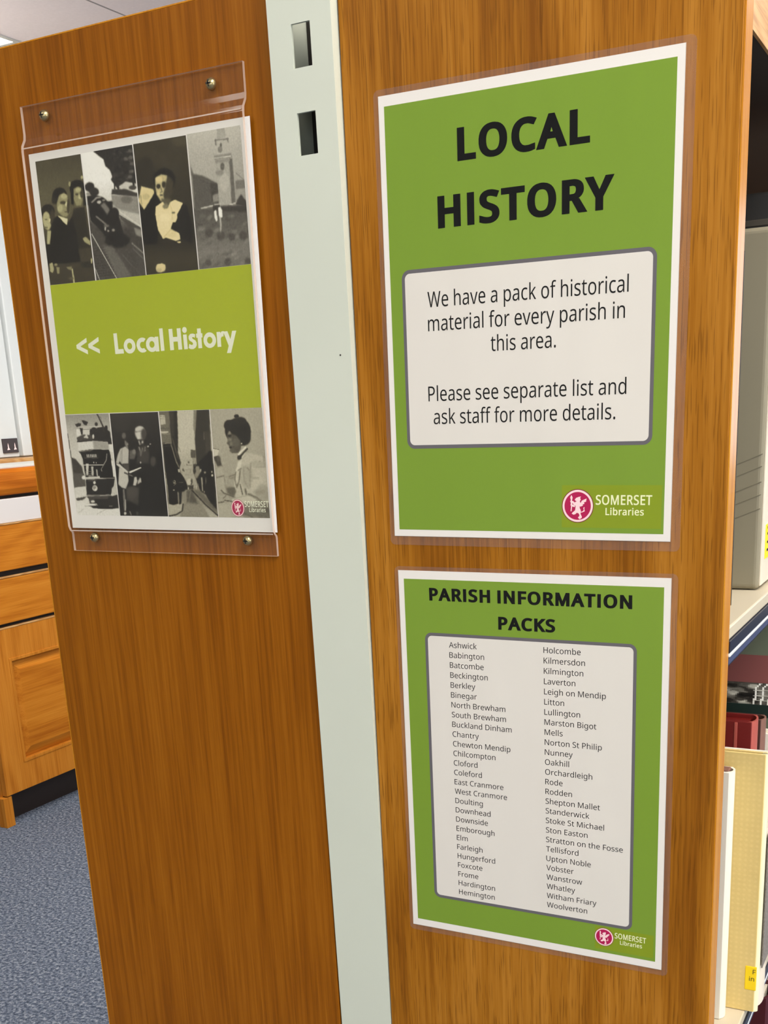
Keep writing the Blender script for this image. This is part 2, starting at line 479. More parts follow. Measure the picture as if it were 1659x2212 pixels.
# outlines of a plain humanist sans alphabet: advance | contour | contour ... (1000 units to the em)
GLYPHS = {
    'A': '639|545,0 459,221 176,221 91,0 0,0 279,717 360,717 638,0|352,517 342,546 328,589 318,624 307,583 296,546 287,517 206,301 432,301',
    'B': '650|301,714 383,710 451,696 503,674 542,642 564,596 572,537 570,510 565,485 556,462 545,442 529,424 510,408 489,396 464,386 436,379 436,374 465,368 492,359 517,348 540,334 559,316 575,294 587,268 594,238 596,203 593,162 583,125 566,92 543,65 515,42 480,23 441,10 397,3 348,0 97,0 97,714|319,410 374,413 416,423 445,439 464,462 475,492 479,527 474,563 461,591 437,611 404,626 360,634 305,637 187,637 187,410|187,335 187,76 331,76 388,80 432,92 463,113 484,140 496,173 500,210 498,234 493,256 483,276 470,293 452,308 428,319 400,328 365,333 324,335',
    'C': '632|403,645 366,643 332,636 300,625 271,610 245,591 222,568 202,542 186,511 173,477 164,440 158,400 156,357 159,301 168,250 183,204 205,164 232,131 265,104 305,85 350,73 402,69 433,70 462,73 491,77 573,97 573,19 546,10 519,3 490,-3 460,-7 427,-9 389,-10 320,-5 260,10 207,35 162,69 126,112 97,163 77,222 65,287 61,358 64,410 71,460 83,506 101,549 123,587 149,622 181,652 217,677 257,698 302,712 351,721 404,724 440,723 476,719 510,713 543,705 573,694 601,682 565,606 491,633 464,640 434,644',
    'D': '730|669,364 664,288 649,221 624,163 591,113 548,73 497,41 438,18 371,5 296,0 97,0 97,714 317,714 386,710 448,696 504,674 553,643 593,604 626,556 650,501 664,436|574,361 571,421 560,473 542,517 518,554 488,584 450,607 407,624 359,634 304,637 187,637 187,77 284,77 373,85 445,109 501,148 542,204 566,275',
    'E': '556|496,0 97,0 97,714 496,714 496,635 187,635 187,412 478,412 478,334 187,334 187,79 496,79',
    'F': '519|187,0 97,0 97,714 496,714 496,635 187,635 187,382 477,382 477,303 187,303',
    'G': '728|407,377 654,377 654,27 615,15 576,6 537,-1 496,-6 451,-9 403,-10 333,-5 271,10 216,34 169,68 131,111 100,161 79,220 65,285 61,357 66,428 81,493 105,551 139,602 181,644 231,678 290,704 357,719 431,724 470,723 508,719 544,713 579,705 612,694 644,682 610,604 584,615 555,624 524,633 492,640 460,644 426,645 372,641 323,629 280,610 243,583 212,550 187,510 169,465 159,414 155,357 158,302 167,252 182,206 204,166 233,132 269,104 312,84 364,72 424,68 504,73 564,85 564,297 407,297',
    'H': '741|643,0 553,0 553,333 187,333 187,0 97,0 97,714 187,714 187,412 553,412 553,714 643,714',
    'I': '284|97,0 97,714 187,714 187,0',
    'K': '619|619,0 513,0 260,341 187,277 187,0 97,0 97,714 187,714 187,362 248,430 310,498 503,714 608,714 325,403',
    'L': '524|97,0 97,714 187,714 187,80 499,80 499,0',
    'M': '907|412,0 177,626 173,626 176,575 179,507 180,433 180,0 97,0 97,714 230,714 450,129 454,129 678,714 810,714 810,0 721,0 721,439 722,508 725,573 728,625 724,625 486,0',
    'N': '760|663,0 558,0 176,593 172,593 175,538 178,471 180,399 180,0 97,0 97,714 201,714 582,123 586,123 583,171 580,241 579,311 579,714 663,714',
    'O': '781|720,358 718,304 711,254 699,207 683,165 662,126 636,91 607,61 572,36 533,16 490,2 443,-7 391,-10 337,-7 289,2 245,16 206,37 172,62 142,91 117,126 97,165 81,208 70,255 63,305 61,359 65,429 77,493 97,551 125,602 162,644 206,679 260,705 322,720 392,725 460,720 520,705 572,679 617,645 654,602 682,551 703,493 716,429|156,358 159,301 167,249 181,203 201,163 227,130 258,103 297,84 341,72 391,68 442,72 486,84 523,103 555,130 580,163 600,203 614,249 622,301 625,358 619,441 600,512 569,569 524,612 465,637 392,646 341,642 297,631 258,611 227,585 201,552 181,512 167,467 159,415',
    'P': '605|286,714 371,708 439,690 490,659 526,617 547,566 554,504 552,475 548,447 539,419 528,393 512,369 492,347 468,327 438,310 404,296 365,286 320,280 269,278 187,278 187,0 97,0 97,714|278,637 187,637 187,355 259,355 302,357 339,361 372,369 399,381 422,397 439,416 451,440 459,468 461,500 456,542 441,576 417,603 382,622 336,633',
    'R': '622|294,714 350,712 399,704 440,691 476,674 504,652 526,624 542,591 551,554 554,511 552,475 545,443 533,416 518,392 500,372 479,355 457,342 435,330 411,320 607,0 502,0 329,295 187,295 187,0 97,0 97,714|289,636 187,636 187,371 294,371 347,375 389,386 421,405 443,432 457,466 461,507 459,536 453,561 442,582 428,599 409,613 386,623 358,630 326,635',
    'S': '549|502,191 499,151 488,114 471,82 447,55 418,32 382,14 342,1 297,-7 247,-10 171,-6 104,5 51,24 51,110 77,100 107,90 140,81 177,74 213,69 251,68 284,70 314,74 340,82 362,93 380,106 394,122 404,140 410,161 412,183 410,205 405,225 397,242 385,258 367,272 345,286 318,300 284,315 244,330 163,366 142,380 123,395 106,411 92,428 80,447 71,468 65,490 61,515 60,542 63,578 73,611 89,639 111,664 138,685 169,702 206,714 245,722 288,724 326,723 362,719 396,713 428,705 457,695 485,684 457,607 376,634 347,640 317,644 286,645 258,644 233,639 211,632 193,622 178,610 166,595 158,579 153,561 151,541 153,518 158,498 166,481 178,466 194,451 215,438 240,425 271,411 307,397 347,381 382,365 413,347 440,329 462,308 479,284 492,257 499,226',
    'T': '556|323,0 233,0 233,635 10,635 10,714 545,714 545,635 323,635',
    'U': '731|640,252 637,204 627,160 610,118 587,82 556,50 518,24 474,5 422,-6 362,-10 280,-2 213,22 159,62 121,116 98,180 90,254 90,714 180,714 180,251 185,197 201,152 226,116 263,89 310,73 367,68 408,71 443,78 472,91 497,109 517,131 532,156 543,186 549,217 551,252 551,714 640,714',
    'V': '600|600,714 345,0 255,0 0,714 94,714 255,256 274,200 288,148 300,100 311,149 326,201 345,258 505,714',
    'W': '930|917,714 727,0 636,0 497,468 485,511 474,553 465,587 461,609 457,587 450,553 439,510 427,465 292,0 201,0 12,714 106,714 217,278 228,232 237,188 245,147 251,108 257,149 266,192 277,238 289,283 415,714 508,714 639,280 652,233 663,188 671,145 678,108 686,160 698,218 713,279 823,714',
    'Y': '566|283,363 469,714 566,714 328,277 328,0 238,0 238,273 0,714 98,714',
    'a': '561|288,545 348,540 396,526 433,502 459,468 475,422 480,365 480,0 416,0 399,76 395,76 380,58 364,42 347,27 330,16 312,6 291,-1 269,-6 244,-9 215,-10 184,-8 155,-2 128,7 105,20 84,38 68,59 56,85 48,115 46,149 53,198 74,239 109,272 159,297 223,313 303,320 394,323 394,355 391,395 381,426 365,448 343,462 316,471 283,474 255,473 229,468 203,461 132,433 105,499 130,511 157,522 188,531 220,539 254,543|314,259 254,254 208,243 175,227 154,206 141,179 137,148 140,121 149,99 164,82 185,70 208,63 235,61 278,65 315,78 348,98 373,128 388,167 393,214 393,262',
    'b': '615|173,575 171,511 168,465 173,465 190,486 211,505 236,522 265,535 300,542 339,545 401,537 455,514 499,475 533,422 553,352 560,268 557,210 548,159 532,114 512,76 486,45 455,21 420,4 381,-7 339,-10 300,-7 265,0 236,13 211,29 190,48 173,68 166,68 148,0 85,0 85,760 173,760|324,472 289,470 259,462 234,450 214,434 198,412 187,384 179,352 175,314 173,271 173,267 177,206 187,156 205,115 233,86 274,69 326,63 370,69 406,87 433,116 453,157 465,208 469,269 465,331 453,381 433,421 406,449 369,466',
    'c': '480|300,-10 254,-7 212,3 173,19 139,42 110,72 86,109 69,153 59,205 55,265 59,327 70,381 88,426 113,464 142,494 177,517 217,533 260,543 306,546 333,545 359,542 385,537 409,531 429,525 447,517 420,444 364,461 304,469 270,466 240,459 215,446 194,428 176,406 163,378 154,346 148,308 146,266 148,225 154,189 163,157 176,129 193,107 214,89 239,76 267,69 299,66 327,67 353,70 376,75 438,97 438,19 419,10 400,3 378,-2 355,-7 329,-9',
    'd': '615|275,-10 213,-2 159,21 115,59 82,113 62,183 55,267 62,352 82,421 115,475 160,515 214,538 276,546 303,545 327,541 349,535 369,528 387,518 403,507 418,495 431,481 442,467 448,467 444,505 442,546 442,760 530,760 530,0 459,0 446,72 442,72 431,57 418,43 403,30 387,19 369,9 349,1 326,-5 302,-9|289,63 340,68 380,84 408,109 428,146 439,193 443,250 443,266 439,328 428,379 410,419 382,449 341,467 288,473 245,467 209,448 181,416 162,375 150,324 146,265 150,206 162,156 181,116 209,87 245,69',
    'e': '564|292,546 336,543 375,533 410,516 441,493 466,465 486,431 501,393 510,351 513,304 513,251 146,251 152,195 168,149 192,112 226,86 268,70 317,65 350,66 380,69 407,74 489,102 489,25 462,14 435,5 408,-1 380,-6 348,-9 313,-10 264,-7 219,4 178,21 142,45 112,76 87,113 69,158 59,208 55,264 58,320 68,370 84,415 107,454 135,486 167,512 205,531 247,542|291,474 252,469 219,456 191,433 170,403 156,365 148,321 421,321 419,350 415,377 407,401 396,422 382,440 365,454 344,465 319,472',
    'f': '344|332,468 197,468 197,0 109,0 109,468 15,468 15,509 109,539 109,570 111,613 118,650 129,682 145,708 165,729 189,745 217,756 248,763 283,765 341,759 387,747 364,678 327,688 284,693 257,690 235,680 218,663 207,640 199,609 197,571 197,536 332,536',
    'g': '615|275,546 309,544 341,537 370,526 397,510 422,490 443,465 448,465 460,536 530,536 530,-9 527,-57 518,-99 504,-136 484,-168 457,-194 425,-214 386,-228 341,-237 290,-240 252,-239 217,-236 183,-231 152,-225 124,-216 97,-206 97,-125 124,-137 153,-148 186,-156 221,-162 257,-166 295,-167 338,-163 374,-149 403,-126 425,-96 439,-59 443,-16 443,5 444,40 446,71 442,71 422,46 399,26 373,10 343,-1 311,-8 276,-10 212,-2 158,22 113,63 81,118 61,186 55,267 61,347 81,414 113,470 157,512 211,538|287,472 258,469 233,461 210,448 191,430 175,406 163,378 153,345 148,308 146,266 150,205 162,155 182,114 211,85 246,68 289,62 315,63 338,67 359,72 377,81 393,92 407,105 419,122 428,141 435,163 440,188 443,215 444,246 444,267 442,313 437,352 427,385 414,412 397,434 376,451 351,463 321,470',
    'h': '618|173,537 171,498 168,462 174,462 186,480 201,495 217,508 235,519 254,528 275,535 297,541 319,544 341,545 382,543 418,536 449,524 476,508 498,487 515,461 527,429 535,392 537,349 537,0 450,0 450,343 447,383 437,415 421,440 398,458 368,468 330,472 293,469 262,462 236,449 215,432 199,410 187,383 179,352 175,317 173,277 173,0 85,0 85,760 173,760',
    'i': '258|173,536 173,0 85,0 85,536|130,737 143,735 155,731 165,723 174,713 179,699 181,681 179,664 174,650 165,639 155,631 143,627 130,625 116,627 104,631 93,639 85,650 80,664 78,681 80,699 85,713 93,723 104,731 116,736',
    'k': '534|172,363 171,321 168,276 172,276 190,299 214,329 236,355 407,536 510,536 293,307 525,0 419,0 233,250 172,197 172,0 85,0 85,760 172,760',
    'l': '258|173,0 85,0 85,760 173,760',
    'm': '935|673,546 729,541 774,525 809,499 834,462 849,412 854,349 854,0 767,0 767,345 764,384 755,415 740,440 720,458 692,468 658,472 611,467 574,452 546,427 528,392 517,349 513,296 513,0 426,0 426,345 425,372 421,395 414,415 405,433 393,447 378,458 360,466 340,470 316,472 283,469 254,462 231,449 212,432 197,410 186,384 179,353 175,318 173,278 173,0 85,0 85,536 156,536 169,463 174,463 186,481 200,496 215,509 232,521 251,530 270,537 290,542 311,545 332,546 371,544 406,536 435,524 461,507 481,484 496,456 501,456 521,484 546,507 574,524 606,536 639,544',
    'n': '618|343,546 402,541 450,525 488,499 515,462 532,412 537,349 537,0 450,0 450,343 447,383 437,415 421,440 398,458 368,468 330,472 277,466 236,450 207,422 188,384 177,336 173,278 173,0 85,0 85,536 156,536 169,463 174,463 187,481 202,496 218,509 237,521 256,530 277,537 299,542 321,545',
    'o': '605|551,269 549,226 543,187 533,150 520,118 504,89 483,63 460,41 434,23 405,8 372,-2 338,-8 301,-10 267,-8 234,-2 203,8 174,23 148,41 125,63 105,89 87,118 73,150 63,187 57,226 55,269 58,325 68,375 85,419 108,457 137,489 171,513 211,532 255,542 304,546 351,542 394,532 432,513 467,489 496,457 519,419 537,375 548,325|146,269 148,229 153,192 163,159 176,131 193,107 214,88 239,74 269,66 303,63 337,66 367,74 392,88 413,107 430,131 443,159 453,192 458,229 460,269 458,310 452,346 443,378 430,406 413,429 391,447 366,461 336,469 302,472 252,466 213,448 183,418 162,377 150,328',
    'p': '615|340,546 402,538 455,515 499,477 533,423 553,354 560,269 557,211 548,160 532,115 512,77 486,46 455,21 421,4 382,-6 339,-10 313,-9 288,-5 266,1 246,9 228,19 211,29 173,68 167,68 171,25 173,-20 173,-240 85,-240 85,536 157,536 169,463 173,463 184,478 197,492 211,505 227,517 245,527 265,535 288,541 313,545|324,472 290,470 261,463 237,451 217,436 201,415 189,390 181,360 175,326 173,286 173,269 175,227 179,190 187,157 198,129 214,105 234,87 260,74 290,66 326,63 357,66 384,75 406,90 426,110 441,135 453,163 462,196 467,231 469,270 465,327 453,376 433,417 406,448 369,466',
    'r': '413|335,546 367,544 398,540 387,459 358,464 329,466 309,465 289,460 270,453 252,443 235,431 220,416 206,400 195,381 185,360 179,337 174,312 173,286 173,0 85,0 85,536 157,536 167,438 171,438 183,457 197,476 212,492 229,508 247,521 267,531 288,540 311,544',
    's': '479|434,148 431,115 422,86 408,61 388,40 364,22 334,8 300,-2 262,-8 220,-10 184,-9 152,-6 123,-1 98,6 74,14 52,24 52,104 129,74 160,67 191,62 222,61 263,63 295,71 319,82 336,98 346,118 349,140 348,153 344,165 338,176 329,187 316,197 298,208 217,244 128,284 105,298 86,314 71,332 60,352 53,376 51,404 57,446 76,481 106,509 147,530 196,542 252,546 284,545 314,542 343,536 371,529 398,521 423,510 393,440 322,464 297,470 272,473 246,474 213,472 185,466 163,456 148,443 138,428 135,409 136,395 141,383 148,371 159,361 173,351 191,341 273,307 360,268 382,254 400,238 415,219 426,199 432,175',
    't': '361|264,62 305,65 339,73 339,6 299,-5 249,-10 222,-8 196,-4 171,4 149,17 130,33 114,55 102,82 94,116 92,156 92,468 16,468 16,510 93,545 128,659 180,659 180,536 335,536 335,468 180,468 180,158 183,128 190,104 203,85 221,72 241,65',
    'u': '618|533,536 533,0 461,0 448,71 444,71 432,53 417,38 400,25 381,14 362,5 341,-1 319,-6 297,-9 274,-10 234,-8 198,-1 167,10 140,27 118,48 101,74 89,105 81,142 79,185 79,536 168,536 168,191 171,152 181,120 197,95 220,77 250,67 287,63 324,65 356,73 381,85 402,103 419,125 430,151 439,183 443,218 445,257 445,536',
    'v': '508|203,0 0,536 94,536 208,220 225,171 241,119 251,78 255,78 266,120 283,172 300,220 414,536 508,536 304,0',
    'w': '786|431,303 419,344 408,383 400,418 394,445 390,445 384,418 376,383 366,343 354,302 258,1 158,1 11,537 102,537 176,251 191,192 203,136 211,91 215,91 222,121 230,159 240,199 251,235 346,537 442,537 534,235 548,186 562,135 570,92 574,92 581,134 594,190 610,251 685,537 775,537 626,1 523,1',
    'x': '529|212,274 27,536 127,536 265,334 402,536 501,536 316,274 511,0 411,0 265,214 117,0 18,0',
    'y': '510|1,536 95,536 211,231 229,179 245,130 256,85 260,85 279,150 306,232 415,536 510,536 279,-74 266,-106 251,-135 234,-161 216,-185 196,-204 172,-219 146,-231 117,-238 84,-240 42,-237 11,-232 11,-162 37,-166 70,-168 90,-167 108,-163 123,-156 138,-148 151,-137 162,-123 172,-108 181,-91 189,-73 217,-2',
    '.': '268|72,54 74,76 80,94 90,106 103,114 117,119 133,121 149,119 164,114 177,106 188,94 194,76 196,54 194,32 188,15 177,2 164,-7 149,-12 133,-14 117,-12 103,-7 90,2 80,15 74,32',
    '1': '572|355,0 269,0 269,499 269,548 271,585 273,622 244,595 211,567 135,505 89,564 282,714 355,714',
    ' ': '260|',
}

# outlines of a plain humanist sans alphabet: advance | contour | contour ... (1000 units to the em)
GLYPHS_HEAVY = {
    'A': '740|-81,-38 238,751 241,754 399,754 720,-37 507,-38 421,182 215,182 129,-38|287,338 352,339 319,440',
    'C': '733|124,40 79,91 43,153 21,217 9,281 5,341 9,425 27,511 53,571 75,607 103,643 148,684 188,710 236,734 290,750 348,760 442,762 516,752 560,742 676,702 594,558 486,594 436,606 364,604 326,592 300,578 267,547 251,525 237,497 221,445 213,397 213,323 223,255 235,217 251,185 286,144 298,134 326,120 360,110 438,108 482,114 628,146 629,-7 526,-36 462,-46 374,-48 318,-44 246,-28 226,-20 178,2',
    'F': '620|42,-38 41,751 550,752 550,596 243,595 243,421 532,420 533,265 244,264 243,-37',
    'H': '842|42,-38 41,751 243,751 244,450 496,450 497,751 698,752 699,-37 497,-37 496,294 244,294 243,-37',
    'I': '385|42,-38 41,751 242,752 243,-37',
    'K': '720|42,-38 41,751 243,751 244,496 478,752 732,752 727,743 397,401 729,-37 486,-38 252,284 243,261 243,-37',
    'L': '625|42,-38 41,751 242,752 243,119 554,118 555,-37',
    'M': '1008|42,-38 42,752 269,751 452,264 639,751 865,751 864,-38 665,-37 664,328 524,-38 373,-37 236,328 235,-37',
    'N': '861|42,-38 41,751 232,752 522,302 523,751 718,752 719,-37 528,-38 236,414 235,-37',
    'O': '882|114,52 71,103 43,155 25,203 7,297 7,409 21,497 45,567 79,625 128,676 176,712 242,742 332,760 390,764 450,760 538,742 602,712 652,676 701,623 737,559 759,499 767,461 773,429 777,359 775,303 767,247 753,195 727,135 711,107 683,71 642,30 600,2 554,-20 492,-38 408,-48 322,-44 278,-36 224,-20 176,4|265,159 290,134 320,118 360,108 424,108 462,118 494,136 515,157 533,183 549,219 559,253 567,305 569,371 565,427 547,501 525,545 490,582 442,602 396,608 346,604 318,596 290,580 263,553 249,533 233,499 221,459 213,393 213,323 221,257 229,229 247,185',
    'P': '706|42,-38 41,751 302,752 382,746 460,726 518,694 575,637 603,573 611,505 609,475 603,437 577,373 530,318 498,294 460,274 418,258 376,248 330,242 243,239 242,-38|244,392 298,394 346,402 372,414 389,431 403,469 405,505 395,553 378,576 358,588 328,596 243,597',
    'R': '723|42,-38 41,751 360,750 412,742 458,728 504,708 538,684 555,667 575,643 595,605 607,561 611,511 609,477 599,431 565,371 518,328 461,297 488,302 497,297 707,-37 470,-38 299,255 244,256 243,-37|244,408 338,412 364,420 385,435 403,477 405,521 399,553 391,569 378,582 360,590 320,598 243,597',
    'S': '650|-2,-4 -5,-1 -4,166 150,118 218,106 264,106 312,114 334,126 343,135 355,165 353,211 345,231 334,242 282,272 218,296 140,330 116,344 72,378 31,427 17,457 9,485 3,543 7,585 21,627 41,659 72,692 108,718 148,738 234,760 328,762 366,758 444,742 552,708 555,701 490,560 362,598 320,606 286,608 260,606 228,594 213,575 207,549 213,503 232,478 278,452 380,412 436,384 484,352 507,331 527,305 547,265 555,233 559,191 555,143 541,101 517,59 482,24 442,-4 402,-22 358,-36 298,-46 228,-48 162,-44 88,-32',
    'T': '657|177,-38 176,595 -45,596 -46,751 599,752 599,596 378,595 378,-37',
    'Y': '667|183,-38 182,263 -94,751 131,752 283,444 435,752 659,752 384,269 384,-37',
}

# outlines of a plain humanist sans alphabet: advance | contour | contour ... (1000 units to the em)
GLYPHS_SEMI = {
    'E': '599|76,-15 74,728 520,729 520,618 212,616 214,429 503,428 502,318 212,316 212,98 520,96 521,-14',
    'L': '567|76,-15 74,728 210,729 212,98 522,96 524,-14',
    'M': '950|76,-15 76,729 248,728 446,196 454,186 659,724 664,729 833,728 832,-15 698,-14 696,492 502,-15 396,-15 392,-10 204,492 203,-14',
    'O': '824|132,71 92,123 71,165 47,243 38,303 38,399 53,498 71,549 98,600 116,624 144,656 201,698 255,722 318,737 357,740 462,737 525,722 582,695 627,662 674,612 707,552 728,495 743,402 743,300 731,231 710,168 683,117 656,81 621,47 582,20 546,2 489,-16 432,-25 345,-25 267,-10 231,2 192,23|236,150 270,116 306,98 351,86 393,83 432,86 483,101 510,116 534,137 560,171 584,225 599,300 602,363 596,438 572,519 551,558 510,599 456,623 408,629 339,626 306,617 264,593 221,543 203,507 188,456 179,351 191,246 203,207',
    'R': '665|76,-15 74,728 354,729 418,717 486,690 524,662 548,632 566,596 578,532 578,484 569,440 536,380 498,345 448,318 446,310 647,-14 490,-15 317,278 214,279 212,-14|214,387 342,390 376,399 407,418 425,446 437,494 437,526 431,556 408,591 378,609 340,618 212,620',
    'S': '592|30,11 30,134 146,95 234,83 290,86 330,95 362,116 382,144 388,168 388,198 382,222 373,240 354,260 288,296 152,350 114,377 70,420 49,459 37,507 40,585 49,615 67,645 98,680 150,713 200,731 254,740 330,740 396,731 512,695 514,687 470,587 368,620 318,629 260,629 224,620 198,602 181,576 175,555 175,525 184,492 216,458 272,428 374,389 426,362 474,326 499,294 520,246 526,171 523,144 511,108 493,75 458,38 434,20 392,-1 348,-16 312,-22 162,-22 104,-13',
    'T': '599|210,-15 209,616 -12,618 -13,728 568,729 568,618 347,616 347,-14',
    'a': '604|66,26 47,51 32,81 23,114 23,165 29,201 53,246 96,287 153,314 240,332 371,339 368,393 362,414 350,435 336,446 297,458 255,458 207,446 120,413 74,504 150,539 249,560 351,557 405,542 444,518 482,474 500,423 503,-15 399,-16 395,-12 384,35 348,5 303,-16 255,-25 180,-25 114,-7|170,105 186,89 219,77 273,80 324,104 353,135 365,168 368,243 327,245 255,239 219,230 189,215 173,195 164,174 161,138',
    'b': '658|64,-16 62,774 196,776 194,519 198,518 222,536 250,548 306,560 360,560 406,554 466,530 478,521 524,477 557,426 578,354 584,285 581,201 572,153 554,105 533,66 498,29 474,11 426,-13 372,-25 286,-22 228,-4 180,29 166,-16|227,120 250,98 282,83 360,83 384,95 413,123 431,162 443,216 446,264 440,339 431,375 416,408 390,437 360,452 292,455 270,449 246,437 227,417 215,396 200,336 197,246 206,174',
    'e': '607|126,32 92,66 65,105 44,156 35,201 32,309 44,375 62,423 86,462 123,503 150,524 198,548 285,563 339,560 384,548 423,530 453,509 488,471 521,408 536,342 536,237 174,236 176,195 188,159 209,123 240,98 270,86 315,80 372,83 432,98 510,125 512,15 456,-7 390,-22 273,-25 213,-13 168,5|177,338 393,338 395,357 386,393 360,434 333,452 309,458 282,458 237,446 209,423 191,396 182,372',
    'i': '301|62,-15 61,550 194,552 196,-14|80,624 64,640 55,662 55,700 64,722 80,738 110,753 140,753 170,744 196,722 205,694 205,668 196,644 182,627 164,615 140,609 104,612',
    'r': '456|64,-15 62,550 178,552 186,495 232,534 276,555 306,561 372,561 424,555 419,506 406,441 348,450 312,450 292,444 258,426 230,398 206,352 197,310 197,-14',
    's': '522|32,11 28,15 29,128 158,83 191,77 248,77 278,83 305,95 316,105 325,129 322,159 302,185 116,269 68,302 49,324 37,345 28,375 28,420 34,453 55,489 89,521 137,545 203,560 308,560 380,545 449,521 454,516 407,422 293,455 224,458 194,452 176,443 160,420 163,387 179,368 218,347 275,326 380,278 413,254 436,228 451,201 457,177 457,120 445,78 430,54 398,23 365,2 305,-19 266,-25 143,-22 89,-10',
}
SPARTAN = '6803,0 6803,690 7037,690 7043,624 7121,702 7259,708 7259,690 7487,690 7637,330 7652,345 7781,690 8036,687 7619,-312 7358,-309 7502,21 7247,624 7220,465 7121,468 7040,381 7040,3|779,66 710,135 668,207 644,279 638,357 650,423 692,519 785,618 899,678 965,696 1055,702 1139,690 1211,666 1289,624 1358,561 1406,489 1424,441 1442,321 1424,231 1388,159 1307,72 1193,6 1103,-18 989,-18 923,-6 845,24|1643,78 1562,177 1520,309 1520,369 1538,453 1592,549 1649,606 1733,660 1853,696 1997,696 2093,666 2159,630 2162,621 2009,480 1961,498 1883,498 1817,468 1766,411 1748,333 1778,249 1817,210 1895,180 1949,180 2009,198 2168,57 2087,12 2009,-12 1859,-18 1751,12|2291,72 2234,129 2192,195 2162,297 2174,441 2204,507 2291,606 2399,672 2483,696 2573,702 2663,690 2735,666 2771,642 2780,645 2783,690 3020,687 3017,-12 2783,-12 2780,33 2771,36 2711,6 2621,-18 2513,-18 2441,-6 2381,18|4961,42 4952,63 5015,240 5129,186 5171,180 5237,192 5258,243 5258,261 5201,312 5054,387 5000,477 5012,603 5117,690 5147,696 5291,708 5447,660 5399,498 5321,540 5249,540 5234,507 5234,489 5291,444 5423,384 5492,279 5492,159 5426,69 5405,48 5261,-18 5081,-12|6071,72 6014,129 5972,195 5942,297 5954,441 5984,507 6071,606 6179,672 6263,696 6353,702 6443,690 6515,666 6587,624 6662,555 6698,501 6734,411 6740,303 6722,231 6686,159 6629,90 6545,30 6401,-18 6293,-18 6221,-6 6125,36|5,0 2,999 245,1002 248,225 599,222 602,3|3125,0 3122,1059 3359,1062 3362,3|3743,0 3740,999 3992,999 3995,612 4277,612 4280,999 4529,1002 4532,3 4280,3 4277,390 3995,390 3992,3|4661,0 4658,687 4895,690 4898,3|5585,0 5582,489 5498,495 5498,687 5582,693 5585,918 5819,918 5822,693 5900,687 5900,495 5822,489 5822,3|914,231 971,192 1019,180 1091,186 1157,222 1190,261 1208,309 1208,375 1178,435 1145,468 1079,498 1001,498 935,468 902,435 872,375 872,309|2414,255 2459,210 2507,186 2585,180 2627,192 2696,243 2726,297 2732,345 2720,399 2702,429 2633,486 2597,498 2501,492 2435,450 2396,387 2390,315|6194,255 6239,210 6287,186 6365,180 6407,192 6476,243 6506,297 6512,345 6500,399 6482,429 6413,486 6377,498 6281,492 6215,450 6176,387 6170,315|4691,786 4652,825 4634,861 4628,909 4652,975 4691,1014 4745,1038 4817,1038 4877,1008 4904,981 4928,933 4928,873 4904,819 4859,780 4811,762 4745,762'


def glyph(c, tab):
    a = tab[c].split('|')
    cs = [[tuple(float(v) for v in q.split(',')) for q in s.split()] for s in a[1:] if s]
    return float(a[0]), cs


def line(s, x0, base, x1=None, cap=None, bold=None, track=0.0):
    """one line of lettering: left end x0, baseline y, right end x1 and capital height in mm (y runs down)."""
    tab, dy = {None: (GLYPHS, 0), 'heavy': (GLYPHS_HEAVY, 38), 'semi': (GLYPHS_SEMI, 16)}[bold]
    X = 0.0; pcs = []
    for c in s:
        adv, cs = glyph(c, tab if c in tab else GLYPHS)
        if cs:
            pcs.append([[(x + X, y) for x, y in k] for k in cs])
        X += adv + track
    xs = [p[0] for k in pcs for c in k for p in c]
    lo, hi = min(xs), max(xs)
    if x1 is None: sx = cap / 714.0
    else: sx = (x1 - x0) / (hi - lo)
    sy = cap / (714.0 + 2 * dy) if cap else sx
    return [[[(x0 + (x - lo) * sx, base - (y + dy) * sy) for x, y in c] for c in k] for k in pcs]


WYVERN = [[(303, 272), (318, 300), (311, 340), (319, 350), (313, 372), (313, 400), (306, 466), (294, 466), (300, 400), (292, 395), (297, 370), (289, 345), (297, 335), (289, 300)],
          [(343, 327), (360, 306), (385, 296), (417, 289), (405, 308), (414, 324), (402, 347), (375, 348), (350, 338)],
          [(372, 340), (402, 345), (412, 372), (406, 402), (372, 410), (352, 400), (326, 384), (340, 362)],
          [(398, 400), (410, 370), (427, 338), (482, 313), (478, 335), (476, 352), (452, 358), (458, 376), (436, 384), (441, 397), (412, 410)],
          [(356, 396), (404, 392), (402, 425), (414, 450), (418, 480), (388, 490), (356, 478), (350, 440)],
          [(412, 474), (440, 464), (450, 446), (444, 424), (459, 413), (456, 440), (462, 464), (436, 477), (414, 481)],
          [(356, 430), (346, 456), (320, 478), (308, 494), (330, 507), (352, 500), (368, 484), (390, 476)],
          [(378, 476), (396, 500), (400, 520), (382, 540), (392, 552), (402, 560), (424, 546), (430, 532), (415, 500), (412, 468)],
          [(352, 368), (322, 342), (306, 348), (310, 364), (332, 384)],
          [(346, 396), (316, 384), (300, 398), (320, 412), (346, 416)]]


